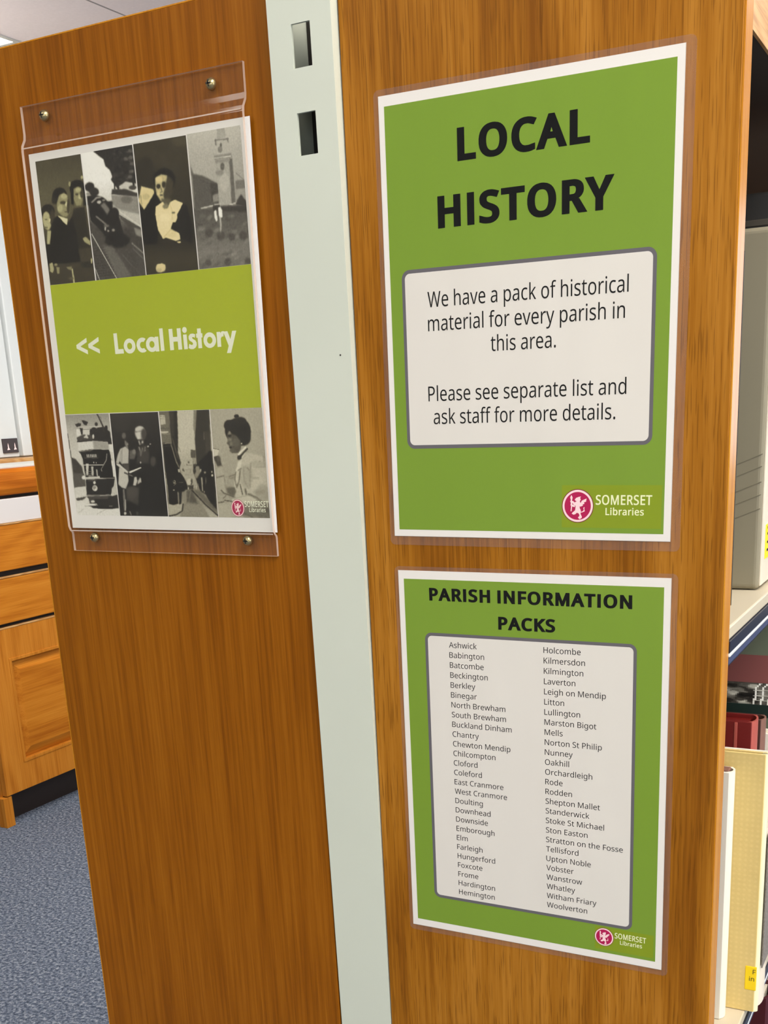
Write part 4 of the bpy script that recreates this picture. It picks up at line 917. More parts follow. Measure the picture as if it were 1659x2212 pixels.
# 4: a church tower above rough grass
p = Print([(65, 188), (838, 65), (995, 2095), (250, 2155)], base=120)
p.G([(60, 160), (500, 146), (850, 142), (1230, 120), (1300, 72), (1600, 84), (1900, 104), (2160, 88)])
p.P([(120, 640), (160, 770), (300, 800), (480, 900), (540, 1250), (190, 1300)], 76, 5); p.P([(400, 900), (510, 910), (530, 1050), (430, 1180)], 62, 6)
p.P([(500, 120), (610, 105), (625, 250), (500, 270)], 138, 2)
p.P([(480, 275), (655, 250), (690, 480), (500, 500)], 150, 2); p.L([(478, 285), (660, 262)], 26, 112, 1); p.L([(480, 280), (488, 350)], 20, 100, 2); p.L([(652, 260), (662, 310)], 18, 104, 2); p.L([(560, 340), (552, 440)], 30, 84, 2); p.E(545, 420, 34, 46, 110, 3)
p.P([(455, 505), (710, 475), (725, 545), (465, 570)], 118, 2); p.L([(470, 545), (700, 520)], 14, 168, 1)
p.P([(475, 560), (715, 545), (770, 1210), (545, 1250)], 140, 2); p.P([(680, 560), (725, 555), (780, 1220), (715, 1220)], 88, 3); p.E(580, 670, 30, 60, 84, 3); p.E(690, 590, 20, 40, 84, 2); p.E(610, 900, 70, 140, 152, 8)
p.P([(470, 570), (690, 550), (690, 600), (480, 620)], 120, 5); p.E(540, 760, 60, 40, 118, 6)
p.L([(780, 770), (880, 860)], 12, 110, 2); p.P([(770, 880), (900, 860), (920, 1000), (780, 1010)], 100, 4); p.P([(770, 1010), (920, 1000), (930, 1160), (770, 1190)], 132, 4); p.P([(790, 1170), (850, 1080), (925, 1180), (930, 1250), (800, 1230)], 58, 4)
p.P([(440, 1090), (510, 1060), (530, 1180), (450, 1180)], 118, 4)
p.L([(280, 1275), (440, 1240)], 22, 165, 2); p.L([(470, 1225), (560, 1215)], 14, 160, 2); p.L([(690, 1230), (780, 1205)], 16, 175, 2); p.L([(790, 1215), (925, 1235)], 30, 52, 3)
p.P([(560, 1250), (930, 1240), (940, 1340), (560, 1320)], 54, 6); p.P([(440, 1250), (540, 1230), (560, 1290), (450, 1330)], 50, 4)
p.P([(460, 1320), (490, 1300), (515, 1450), (495, 1475), (470, 1420)], 190, 2); p.P([(520, 1270), (550, 1255), (580, 1310), (582, 1410), (540, 1420), (525, 1350)], 198, 2); p.L([(550, 1420), (560, 1500), (555, 1660)], 22, 150, 3)
for _ in range(60):
    cx, cy = p.rng.uniform(220, 980), p.rng.uniform(1380, 2140)
    p.E(cx, cy, 50, 26, p.rng.uniform(60, 124), 5, .5, p.rng.uniform(-60, 0))
for cx, cy, r in ((560, 1680, 60), (720, 1700, 50), (390, 1640, 60), (880, 1680, 60), (380, 2060, 45), (660, 2060, 50), (950, 2050, 40)): p.E(cx, cy, r, r * 1.1, 62, 8, .8)
p.g *= 1.13; p.noise(3); P4 = p.mesh(154.6, 4.9, 201.7, 98.2, .00020, NEU, (1.4, 1.0))

# 5: an open top tram
p = Print([(72, 118), (935, 97), (1165, 2110), (300, 2110)], h=210, base=170)
p.G([(90, 138), (500, 176), (900, 190), (1400, 180), (1800, 196), (2120, 208)])
p.P([(190, 950), (270, 980), (400, 1130), (440, 1300), (470, 1520), (250, 1560)], 62, 4); p.P([(230, 1260), (440, 1270), (480, 1530), (250, 1540)], 84, 5); p.L([(120, 480), (190, 960)], 12, 60, 1)
p.P([(260, 1550), (470, 1530), (490, 1720), (290, 1770)], 196, 3); p.P([(280, 1770), (500, 1730), (420, 1800), (300, 1820)], 66, 3)
p.P([(290, 400), (400, 390), (430, 600), (320, 640)], 205, 2); p.P([(560, 400), (640, 370), (700, 380), (830, 340), (960, 450), (1000, 700), (600, 640), (500, 520)], 44, 3)
p.P([(430, 380), (560, 380), (560, 520), (430, 560)], 190, 2); p.P([(300, 560), (420, 500), (640, 520), (640, 640), (320, 650)], 70, 3); p.P([(430, 560), (500, 490), (540, 580)], 190, 2); p.E(630, 540, 20, 46, 190, 2); p.P([(360, 370), (420, 380), (420, 500), (390, 500)], 48, 2)
p.P([(270, 300), (340, 275), (390, 290), (375, 340), (300, 350)], 46, 2); p.P([(400, 230), (440, 220), (525, 260), (500, 320), (450, 310)], 42, 2); p.E(690, 300, 30, 38, 46, 2); p.E(640, 400, 40, 40, 44, 2); p.E(885, 370, 30, 44, 40, 2); p.E(740, 420, 40, 50, 48, 2)
p.L([(330, 352), (450, 350), (820, 345)], 10, 205, 1, .8); p.L([(420, 400), (560, 395)], 8, 90, 1)
p.L([(710, 110), (820, 340), (850, 440)], 26, 56, 1); p.L([(750, 160), (775, 160), (800, 300)], 8, 70, 1, .8)
p.L([(315, 640), (620, 610), (990, 670)], 22, 40, 2)
p.P([(320, 660), (620, 625), (920, 650), (940, 800), (640, 780), (340, 815)], 200, 2); p.P([(620, 625), (920, 650), (940, 800), (640, 780)], 150, 6)
p.P([(340, 830), (600, 790), (940, 800), (960, 850), (1060, 1360), (480, 1360), (420, 980), (380, 880)], 26, 2)
p.L([(345, 835), (620, 800)], 10, 160, 1); p.L([(350, 850), (620, 820)], 8, 100, 1)
p.P([(430, 880), (740, 870), (740, 960), (440, 970)], 40, 2)
for i, (xx, dy) in enumerate(((505, 0), (540, 0), (575, 0), (610, 0), (645, 0), (680, 0))):
    p.L([(xx, 893), (xx + 6, 940)], 13, 190, 0); p.L([(xx + 16, 893), (xx + 20, 940)], 9, 150, 0, .7)
p.L([(455, 965), (560, 955), (720, 962)], 10, 110, 1); p.L([(400, 960), (440, 1200)], 16, 170, 1)
p.L([(430, 1103), (830, 1095)], 20, 175, 1); p.P([(480, 1070), (540, 1070), (530, 1300), (490, 1300)], 190, 2); p.P([(585, 1130), (630, 1130), (640, 1310), (600, 1310)], 178, 2); p.P([(680, 1180), (710, 1180), (730, 1320), (700, 1320)], 170, 2)
for yy in (1230, 1275, 1310): p.L([(470, yy), (640, yy)], 10, 165, 1, .8)
p.E(640, 1050, 12, 16, 190, 1); p.E(690, 1055, 9, 16, 190, 1)
p.L([(900, 880), (890, 1000), (790, 1180), (800, 1220)], 14, 150, 1)
p.P([(430, 1340), (760, 1320), (770, 1370), (470, 1390)], 196, 2); p.E(435, 1350, 36, 40, 205, 2)
p.P([(480, 1390), (1060, 1360), (1040, 1520), (980, 1700), (500, 1710)], 36, 2); p.L([(480, 1365), (1060, 1358)], 12, 160, 1); p.L([(530, 1410), (700, 1400)], 10, 130, 1, .7)
p.E(655, 1450, 28, 32, 200, 2); p.E(663, 1560, 54, 60, 186, 2); p.E(655, 1550, 34, 34, 130, 3); p.E(680, 1590, 20, 20, 205, 2)
p.L([(510, 1700), (960, 1690)], 14, 120, 1); p.P([(500, 1730), (1000, 1710), (1110, 1680), (1140, 1960), (760, 1960), (560, 1800)], 40, 3); p.P([(520, 1730), (940, 1720), (920, 1780), (560, 1780)], 72, 4)
p.P([(540, 1780), (660, 1780), (680, 1880), (560, 1880)], 70, 2); p.E(620, 1830, 40, 26, 190, 2); p.L([(460, 1880), (700, 1885)], 18, 190, 1); p.L([(460, 1925), (740, 1920)], 20, 60, 1); p.L([(470, 1900), (720, 1905)], 16, 215, 1); p.P([(570, 1940), (760, 1900), (1140, 1940), (1000, 1980), (650, 1970)], 30, 2); p.E(980, 1920, 40, 12, 120, 2)
p.P([(945, 690), (1010, 690), (1030, 860), (960, 830)], 205, 2); p.P([(985, 1000), (1030, 1020), (1090, 1340), (1030, 1330)], 205, 2); p.P([(1000, 1560), (1090, 1460), (1120, 1680), (1000, 1720)], 178, 3)
p.P([(300, 1830), (520, 1800), (480, 1880), (640, 1980), (1150, 1985), (1170, 2120), (300, 2120)], 206, 5, .8); p.L([(330, 2060), (430, 1990)], 8, 150, 2); p.L([(710, 2080), (890, 1980)], 8, 150, 2)
p.noise(3); P5 = p.mesh(6.4, 201.7, 53.5, 285.9, .00020, NEU, (0.2, 0.3))

# 6: two women sharing a book in the dark
p = Print([(88, 97), (1035, 70), (1240, 2120), (310, 2110)], h=210, base=40)
p.G([(70, 54), (500, 42), (900, 30), (2000, 24), (2120, 40)])
p.E(300, 250, 200, 200, 60, 20, .5)
p.E(480, 560, 105, 110, 42, 5); p.E(370, 535, 42, 60, 100, 5); p.P([(380, 620), (420, 640), (460, 780), (430, 790), (390, 700)], 120, 4); p.E(450, 690, 20, 30, 170, 3); p.E(500, 650, 60, 80, 36, 6)
p.P([(300, 790), (400, 740), (470, 810), (465, 1085), (330, 1090), (290, 1030), (270, 1090), (215, 1060), (250, 900)], 172, 3); p.L([(335, 800), (330, 1080)], 14, 130, 3); p.L([(320, 830), (290, 1040)], 12, 140, 3)
p.P([(480, 830), (590, 800), (615, 870), (580, 1000), (480, 1000)], 92, 5); p.E(570, 850, 34, 50, 120, 5); p.L([(480, 830), (470, 1080)], 16, 64, 2)
p.P([(280, 1150), (450, 1240), (470, 1420), (420, 1580), (340, 1560), (265, 1490)], 178, 3); p.P([(330, 1090), (470, 1090), (480, 1240), (430, 1220)], 74, 4)
p.P([(215, 1070), (290, 1090), (470, 1250), (440, 1270), (230, 1110)], 186, 2); p.P([(470, 1240), (700, 1150), (725, 1165), (490, 1275)], 200, 1); p.L([(390, 1260), (450, 1290)], 26, 70, 2); p.L([(480, 1300), (540, 1325)], 18, 130, 2)
p.E(690, 480, 105, 130, 150, 6); p.E(680, 410, 90, 60, 182, 5); p.L([(590, 460), (740, 440)], 18, 110, 4); p.P([(600, 480), (690, 460), (700, 590), (640, 610)], 190, 5); p.E(760, 500, 50, 110, 70, 8); p.P([(640, 620), (760, 610), (760, 700), (680, 710)], 90, 5); p.L([(665, 640), (685, 710)], 18, 170, 2); p.E(735, 660, 18, 22, 170, 2); p.E(700, 640, 14, 30, 40, 2)
p.P([(640, 760), (820, 700), (880, 900), (860, 1080), (620, 1080)], 56, 6)
p.L([(670, 760), (700, 860), (690, 880)], 22, 150, 3); p.L([(740, 780), (700, 930)], 20, 170, 3); p.L([(790, 760), (770, 840)], 18, 165, 3); p.E(845, 745, 20, 14, 210, 2, 1, -40); p.E(890, 698, 18, 10, 200, 2, 1, -30); p.E(790, 820, 12, 14, 200, 2); p.E(700, 1060, 14, 22, 180, 2)
p.E(945, 1040, 55, 100, 72, 8); p.E(760, 900, 90, 140, 66, 12, .6)
p.P([(580, 1350), (620, 1340), (640, 1420), (610, 1520), (555, 1510)], 182, 3); p.P([(650, 1420), (690, 1350), (715, 1440), (640, 1500)], 170, 4); p.L([(700, 1370), (710, 1450)], 10, 190, 2)
p.P([(420, 1540), (680, 1540), (660, 1900), (430, 1800)], 62, 8); p.E(540, 1640, 110, 120, 74, 12, .7)
p.P([(355, 1580), (390, 1580), (425, 1960), (415, 2030), (385, 2020), (365, 1800)], 112, 3); p.L([(410, 1800), (410, 2000)], 14, 180, 2); p.E(405, 2065, 26, 32, 190, 3); p.L([(495, 2030), (520, 2090)], 20, 120, 2); p.E(640, 2060, 20, 40, 70, 4)
p.noise(2); P6 = p.mesh(54.5, 201.8, 104.2, 285.8, .00020, NEU, (-0.2, 0.4))

# 7: a narrow street
p = Print([(45, 105), (1022, 72), (1200, 2140), (250, 2130)], h=210, base=120)
p.G([(70, 178), (800, 176), (1100, 160), (1500, 150), (1640, 120), (1850, 136), (2140, 160)])
p.P([(45, 105), (250, 100), (300, 720), (120, 740)], 106, 3); p.P([(60, 170), (165, 180), (180, 350), (75, 365)], 172, 2); p.P([(85, 490), (235, 490), (235, 520), (95, 530)], 182, 2); p.L([(70, 200), (160, 205)], 8, 110, 1); p.L([(75, 250), (160, 250)], 12, 120, 1, .7); p.L([(80, 430), (250, 440)], 20, 84, 3); p.L([(110, 540), (280, 540)], 8, 140, 1)
p.P([(245, 100), (400, 95), (420, 600), (420, 900), (480, 1100), (440, 1250), (320, 900), (290, 650)], 42, 3); p.P([(245, 100), (330, 100), (350, 560), (300, 620)], 60, 6)
p.P([(120, 720), (300, 720), (330, 860), (430, 1180), (600, 1500), (610, 1610), (520, 1650), (250, 1700), (170, 1200)], 26, 3); p.L([(120, 730), (290, 715)], 12, 130, 1); p.L([(130, 780), (290, 775)], 10, 70, 2)
p.L([(285, 740), (400, 1110)], 14, 150, 2); p.L([(310, 620), (400, 930), (430, 1010)], 20, 84, 3); p.L([(430, 1230), (620, 1440)], 18, 160, 2); p.E(440, 1250, 20, 34, 170, 2); p.L([(400, 1090), (440, 1180)], 16, 130, 2)
p.P([(720, 85), (790, 80), (740, 560), (715, 400)], 128, 3); p.P([(780, 85), (1022, 72), (1060, 900), (940, 1100), (780, 1120), (745, 640)], 54, 4); p.P([(940, 500), (1040, 480), (1055, 900), (960, 1000)], 66, 6); p.L([(920, 500), (925, 650)], 14, 110, 3)
p.P([(665, 845), (760, 850), (765, 1000), (672, 995)], 82, 2); p.L([(715, 1000), (720, 1150)], 8, 70, 1); p.L([(745, 1000), (755, 1120)], 10, 60, 1)
p.L([(430, 790), (475, 890)], 8, 110, 2); p.L([(520, 1045), (700, 1050)], 10, 150, 2); p.L([(540, 1150), (700, 1140)], 8, 120, 1); p.E(630, 1085, 16, 20, 80, 2); p.E(595, 1130, 10, 10, 90, 1); p.E(520, 1230, 12, 26, 70, 2); p.E(540, 1250, 10, 14, 90, 1); p.L([(560, 1230), (680, 1220)], 10, 130, 2); p.L([(560, 1330), (700, 1330)], 10, 130, 2); p.E(665, 1260, 12, 50, 140, 3)
p.P([(720, 1130), (790, 1120), (1040, 860), (1075, 870), (1130, 1400), (1170, 2000), (1060, 1900), (960, 1700), (860, 1640), (800, 1500), (760, 1360), (720, 1280)], 28, 4); p.P([(770, 1150), (830, 1160), (860, 1280), (790, 1400), (740, 1360), (750, 1220)], 130, 4); p.E(750, 1150, 22, 30, 70, 2); p.E(745, 1250, 24, 50, 60, 2)
p.L([(880, 1380), (900, 1630)], 24, 150, 2); p.L([(960, 1380), (960, 1500)], 12, 130, 2); p.L([(815, 1500), (815, 1600)], 10, 130, 1); p.E(945, 1280, 20, 20, 160, 3); p.E(1075, 1270, 14, 18, 190, 2); p.E(1085, 1335, 20, 22, 200, 2); p.E(860, 1240, 14, 30, 170, 2); p.E(930, 1650, 14, 20, 130, 2)
p.E(650, 1470, 60, 70, 178, 4); p.E(690, 1450, 20, 50, 70, 3); p.P([(610, 1530), (720, 1520), (730, 1610), (620, 1620)], 60, 3); p.L([(625, 1560), (628, 1610)], 12, 200, 1); p.L([(735, 1540), (730, 1610)], 10, 170, 1); p.L([(780, 1540), (775, 1600)], 14, 180, 1); p.E(680, 1505, 16, 14, 40, 1)
p.P([(560, 1610), (700, 1610), (1040, 2140), (460, 2140), (530, 1880)], 128, 6); p.P([(590, 1620), (690, 1620), (820, 1880), (600, 1860)], 84, 10); p.L([(690, 1620), (960, 1900), (1200, 2110)], 26, 46, 2); p.L([(670, 1640), (620, 1900)], 10, 160, 4, .5)
p.P([(730, 1620), (860, 1640), (1170, 1990), (1190, 2080), (960, 1880)], 96, 6)
p.P([(230, 1900), (420, 1880), (530, 1880), (510, 2030), (260, 2110)], 160, 4); p.L([(525, 1890), (510, 2020), (400, 2090), (260, 2120)], 24, 50, 2)
p.P([(240, 1640), (420, 1600), (430, 1880), (340, 1910), (250, 1880)], 26, 3); p.P([(440, 1640), (500, 1640), (490, 1880), (450, 1900)], 30, 2); p.L([(425, 1660), (440, 1850)], 20, 120, 2); p.E(355, 1465, 24, 34, 160, 2); p.E(350, 1460, 12, 20, 40, 1); p.L([(350, 1530), (390, 1490)], 10, 160, 1); p.L([(440, 1470), (530, 1475)], 10, 110, 1); p.E(345, 1620, 20, 10, 200, 2); p.E(180, 1310, 24, 14, 90, 3)
p.noise(3); P7 = p.mesh(105.2, 201.5, 154.5, 285.9, .00020, WRM, (0.0, 0.4))

# 8: a woman in a pale blouse holding a cup, seen from the side
p = Print([(65, 68), (1035, 55), (1215, 2165), (235, 2145)], h=210, base=176)
p.G([(50, 158), (700, 156), (1300, 150), (2165, 140)])
p.E(600, 480, 260, 280, 172, 30, .6)
p.E(590, 470, 240, 235, 40, 3); p.E(420, 370, 90, 100, 42, 3); p.E(690, 620, 145, 140, 40, 4); p.E(565, 205, 46, 36, 42, 2); p.E(640, 300, 110, 80, 46, 4); p.E(790, 520, 46, 120, 44, 4)
p.P([(390, 540), (430, 460), (480, 530), (560, 560), (640, 660), (660, 760), (640, 840), (600, 900), (480, 890), (450, 830), (440, 780), (415, 740), (385, 715), (405, 660), (390, 600)], 84, 3)
p.E(440, 640, 40, 30, 120, 5); p.E(435, 565, 34, 20, 40, 3); p.E(470, 720, 34, 40, 112, 5); p.E(455, 790, 30, 12, 40, 2); p.E(560, 690, 60, 80, 92, 8); p.E(480, 850, 40, 30, 96, 5); p.P([(430, 470), (470, 520), (440, 540), (405, 540)], 130, 3); p.E(665, 720, 13, 12, 215, 1)
p.P([(600, 900), (760, 770), (780, 860), (650, 1010), (580, 960)], 150, 3); p.L([(610, 920), (740, 790)], 34, 205, 2); p.L([(640, 960), (770, 820)], 30, 48, 2); p.E(625, 985, 42, 44, 46, 3); p.L([(670, 990), (730, 900)], 20, 190, 2)
p.P([(640, 1080), (760, 890), (1060, 960), (1130, 1180), (1180, 1700), (1190, 2000), (960, 1800), (840, 1700), (560, 1760), (520, 1500), (540, 1250)], 170, 4)
p.P([(860, 1050), (1100, 1060), (1110, 1180), (840, 1150)], 158, 6); p.L([(840, 1090), (830, 1250), (830, 1560)], 20, 120, 4, .8); p.L([(900, 1170), (1110, 1170)], 16, 118, 3, .7); p.L([(1070, 970), (1100, 1160)], 14, 130, 3, .7); p.E(1010, 1060, 14, 10, 110, 3)
p.L([(560, 1230), (540, 1400), (580, 1560)], 22, 92, 3, .8); p.L([(640, 1220), (620, 1420), (590, 1530)], 24, 84, 3, .8); p.L([(640, 1500), (690, 1700)], 20, 70, 2, .8); p.L([(740, 1600), (760, 1690)], 34, 80, 4, .8); p.P([(600, 1060), (680, 1000), (640, 1220), (540, 1260), (570, 1180)], 190, 4); p.L([(600, 1230), (660, 1190)], 14, 70, 3); p.L([(700, 1170), (720, 1440), (810, 1590)], 14, 125, 4, .7); p.L([(770, 1180), (810, 1230)], 16, 110, 3)
for a_ in ((610, 1260, 600, 1480), (580, 1280, 560, 1480), (670, 1240, 680, 1420)): p.L([a_[:2], a_[2:]], 9, 205, 2, .7)
p.E(960, 1480, 120, 160, 178, 14, .7); p.E(1000, 1650, 120, 50, 140, 10, .6); p.E(940, 1380, 70, 20, 130, 5, .6); p.L([(800, 1690), (960, 1760), (1120, 1900)], 26, 84, 4); p.L([(830, 1700), (1050, 1860)], 50, 120, 8, .6)
p.P([(120, 960), (215, 940), (250, 960), (290, 1130), (210, 1150), (160, 1040)], 70, 3); p.E(230, 1000, 40, 60, 90, 6, .6); p.P([(115, 800), (245, 825), (210, 930), (130, 960)], 186, 2); p.L([(110, 795), (245, 828)], 9, 70, 1); p.L([(210, 1145), (300, 1135), (290, 1180), (210, 1180)], 10, 110, 2)
p.P([(205, 1180), (300, 1150), (345, 1350), (380, 1400), (380, 1660), (200, 1640), (190, 1350)], 158, 4); p.L([(200, 1360), (330, 1330)], 16, 90, 3); p.L([(340, 1350), (380, 1640)], 18, 118, 4, .8)
p.P([(430, 1330), (540, 1310), (540, 1400), (430, 1380)], 140, 6); p.L([(430, 1345), (540, 1310)], 12, 90, 2, .8); p.L([(440, 1390), (540, 1360)], 12, 100, 3, .7)
p.P([(380, 1560), (530, 1550), (570, 1640), (520, 1740), (400, 1670)], 96, 6)
p.L([(280, 1610), (330, 1670), (520, 1740)], 18, 76, 3); p.P([(200, 1690), (420, 1720), (500, 1800), (470, 1830), (200, 1850)], 150, 4); p.L([(320, 1770), (370, 1720)], 14, 90, 2); p.L([(350, 1810), (480, 1830)], 16, 60, 2); p.L([(200, 1865), (330, 1840)], 18, 60, 3)
p.P([(480, 1790), (820, 1720), (960, 1800), (1120, 1960), (700, 2060), (560, 1900)], 176, 4); p.L([(700, 2060), (880, 2140)], 26, 84, 4); p.P([(900, 2030), (1200, 1960), (1215, 2160), (960, 2140)], 120, 8); p.P([(1130, 1960), (1195, 1980), (1200, 2060), (1140, 2050)], 58, 4); p.L([(900, 2040), (1060, 2120)], 16, 80, 3); p.P([(220, 1870), (480, 1850), (720, 2140), (235, 2150)], 158, 6)
p.P([(700, 1880), (1190, 1860), (1215, 2165), (690, 2120)], 96, 10, .75); p.E(1060, 1700, 130, 200, 128, 20, .5); p.E(760, 1350, 120, 220, 132, 20, .45)
p.noise(2.5); P8 = p.mesh(155.2, 201.4, 203.6, 285.8, .00020, WRM, (0.2, 0.6))
PH = ['print of three children in dark coats', 'print of a steam engine on a track below trees', 'print of a woman in a pale blouse', 'print of a church tower above grass',
      'print of an open top tram with passengers', 'print of two women reading a book', 'print of a narrow street with a signboard', 'print of a woman holding a cup, from the side']
for me, lb in zip((P1, P2, P3, P4, P5, P6, P7, P8), PH):
    o = obj('photograph', me, M['photo'], fl); o['label'] = lb
logo(fl, 174.6 * K, 278.5, 7.0, .00026, (181.3 * K, 277.6, 203.8 * K, 4.7), (185.4 * K, 281.6, 200.8 * K, 3.4), M['whitetext'], rx=6.4 * K)

hd = tag(empty('sign_holder', (-0.3216, 0.0, Z0 + 0.0396), (0, 0.006, 0)), 'clear acrylic holder screwed to the smooth brown panel over the lime flyer', 'sign holder')
# bent sheet: flange on the panel, joggle, pocket front, joggle, flange (y towards the viewer is negative; z down)
mid = [(-0.0018, 0.0), (-0.0018, -0.0200), (-0.0024, -0.0240), (-0.0056, -0.0290), (-0.0062, -0.0330), (-0.0062, -0.2700), (-0.0058, -0.3000), (-0.0054, -0.3310), (-0.0040, -0.3345), (-0.0022, -0.3362), (-0.0018, -0.3380), (-0.0018, -0.3525)]
T2 = 0.0013
front = [(y - T2, z) for y, z in mid]; back = [(y + T2, z) for y, z in mid]
b = prism(front + back[::-1], 'x', 0.0, 0.2150)
b.faces.ensure_lookup_table()
for f in b.faces:
    if abs(f.normal.x) > 0.9 or abs(f.normal.z) > 0.98: f.material_index = 1
sheet = obj('acrylic_sheet', b, [M['acrylic'], M['acredge']], hd)
obj('bend_glint', box(0.001, 0.214, -0.0079, -0.0076, -0.0318, -0.0309), M['acredge'], hd)  # pale strips painted in for the bright glint along both bends
obj('bend_glint', box(0.001, 0.214, -0.0058, -0.0054, -0.3350, -0.3341), M['acredge'], hd)
def screw(x, z):
    b = bmesh.new()
    prof = [(0.0, 0.0042), (0.0012, 0.0041), (0.0026, 0.0034), (0.0037, 0.0021), (0.0042, 0.0006), (0.0042, 0.0)]
    n = 24; rows = []
    for r, h in prof:
        rows.append([b.verts.new((x + r * math.cos(2 * math.pi * i / n), -0.0031 - h, z + r * math.sin(2 * math.pi * i / n))) for i in range(n)] if r else [b.verts.new((x, -0.0031 - h, z))])
    for A, B in zip(rows, rows[1:]):
        for i in range(n):
            j = (i + 1) % n
            b.faces.new((A[0], B[j], B[i]) if len(A) == 1 else (A[i], A[j], B[j], B[i]))
    bmesh.ops.recalc_face_normals(b, faces=b.faces)
    s = smooth(obj('screw', b, M['brass'], hd), 0.9)
    c = bmesh.new()
    add_box(c, x - .0021, x + .0021, -.0074, -.0064, z - .00055, z + .00055); add_box(c, x - .00055, x + .00055, -.0074, -.0064, z - .0021, z + .0021)
    obj('cross_slot', c, M['slot'], s)
for sx, sz in ((-.2966, .0299), (-.1347, .0276), (-.2954, -.3010), (-.1337, -.3018)):
    screw(sx + .3216 + (.0396 - sz) * -0.0, sz - .0396 + (sx + .3216) * .006)

# ------------------------------------------------------------------ things on the shelves (spines to the aisle, +X)
def book(name, label, cat, y0, y1, x1, zb, h, depth, cover, spine=None, group=None, pages='pages', board=0.0022, joint=0.0):
    """upright book: two boards, a rounded spine on the aisle side, page block between."""
    group = group or ('books on the lower shelf' if name == 'book' and zb > 0.6 else None)
    t = tag(empty(name, (x1 - depth / 2, (y0 + y1) / 2, zb + .0004)), label, cat, group)
    d, th = depth / 2, (y1 - y0) / 2
    obj('cover', box(-d, d - 0.003, -th, -th + board, 0, h, 0.0006, 2), cover, t)
    obj('cover', box(-d, d - 0.003, th - board, th, 0, h, 0.0006, 2), cover, t)
    n = 10
    prof = [(d - 0.0065 + 0.0065 * math.cos(a), th * math.sin(a)) for a in [-math.pi / 2 + math.pi * i / n for i in range(n + 1)]]
    inn = [(x - 0.0016 if abs(y) < th * .98 else x, y * (th - board) / th) for x, y in prof][::-1]
    smooth(obj('spine', prism(prof + inn, 'z', 0.0002, h - 0.0002), spine or cover, t), 0.8)
    if pages:
        obj('page_block', box(-d + 0.004, d - 0.008, -th + board + .0002, th - board - .0002, 0.003, h - 0.004), M[pages], t)
    if joint:
        obj('joint_highlight', box(d - 0.016 - joint, d - 0.016, -th - .0005, -th + .0004, 0.001, h - 0.001, .0004, 2), M['redlight'], t)  # raised lighter strip paints the highlight along the joint
    return t, d, th

UP, LOW, BOT = SHELVES
# upper shelf
t = tag(empty('folder', (0.125, 0.106, UP + .0004)), 'thin charcoal folder between the panel edge and the grey box file', 'folder')
obj('cover', box(-.105, .1030, -.004, -.001, 0, .250, .0015, 3), M['folder'], t)
obj('cover', box(-.105, .1030, .001, .004, 0, .250, .0015, 3), M['folder'], t)
obj('fold', box(.1000, .1034, -.001, .001, 0, .250), M['folder'], t)

t = tag(empty('box_file', (0.115, 0.2162, UP + .0004)), 'tall plain grey box file with a yellow label on its spine', 'box file')
obj('shell', box(-.125, .1205, -.0370, .0370, 0, .2740, .0045, 4), M['boxfile'], t)
sp_ = obj('spine', box(.1195, .1215, -.0345, .0345, .003, .2715, .0008, 2), M['boxspine'], t)
lb = obj('spine_label', box(.1214, .1220, -.0225, .014, .0235, .0512), M['yellow'], t); lb['label'] = 'yellow spine label'
b = bmesh.new()
for zz in (.0290, .0355, .0425, .0475):
    for yy in (-.0165, -.0125, -.0080):
        add_box(b, .1219, .1222, yy, yy + .0028, zz, zz + .0020)
obj('lettering', b, M['ink'], lb)
b = bmesh.new()
for z_ in (.108, .0985, .0865, .0765, .0655):
    r = bmesh.ops.create_cube(b, size=1.0)['verts']
    for v in r:
        x = -.02 if v.co.x < 0 else .119
        v.co = (x, -.0372 if v.co.y < 0 else -.0369, z_ + (x - .119) * .40 + (.0003 if v.co.z > 0 else -.0003))
obj('diagonal_lines', b, M['diagonal_lines'], t)  # thin diagonal lines, a little darker than the box side

t = tag(empty('box_file', (0.100, 0.300, UP + .0004)), 'taller black box file behind the grey one on the top shelf', 'box file')
obj('shell', box(-.13, .138, -.036, .036, 0, .3105, .003, 3), M['blackfile'], t)
obj('lid_rim', box(-.1305, .1385, -.0366, .0366, .285, .290, .0005, 1), M['folder'], t)

# lower shelf
t, d, th = book('booklet', 'thin white booklet nearest the panel on the lower shelf', 'booklet', .1335, .1505, .2300, LOW, .2285, .17, M['whitecard'], M['pages'], pages=None)
obj('page_block', box(-d + .003, d - .007, -.0060, .0060, .002, .2265), M['pages'], t)
obj('torn_headband', box(d - .030, d - .004, -.0050, .0050, .2266, .2296, .001, 2), M['browns'], t)
t, d, th = book('book', 'large thin cream book with a yellow label, standing out past the shelf edge', 'book', .1570, .1650, .2545, LOW, .2395, .19,
                lattice('cream_cloth', (220, 194, 124), (246, 220, 150), 0.0046, 0.22), plain('lit_cream_spine', (240, 232, 190), 0.5), pages='browns', board=.0018)  # spine cream set lighter, painting in the light from the aisle
lb = obj('shelf_label', box(d - .0115, d - .0018, -th - .0004, -th + .0004, .0215, .0445, .0006, 2), M['yellow'], t); lb['label'] = 'yellow label wrapped round the spine'
for w_, y_, x_ in (('F', 0, 0), ('in', 7.0, -2.9)):
    o = obj('lettering', flat(line(w_, x_, y_, None, 4.4), 0.0), M['ink'], lb); o.location = (d - .0050, -th - .0006, .0375)
t, d, th = book('book', 'book with an engraved drawing and lettering down its spine behind the cream book', 'book', .1655, .2000, .2555, LOW, .2300, .19, M['whitecard'], plain('jacket_paper', (228, 216, 196), 0.5))
o = obj('spine_print', box(d - .0006, d + .0004, -th + .0005, th - .004, .040, .165), plain('engraving', (128, 120, 112), 0.6, mottle=0.9, mscale=420.0), t)
ltr = obj('spine_lettering', flat(line('AND WELL', 0, 0, None, 6.0), 0.0), M['ink'], t)
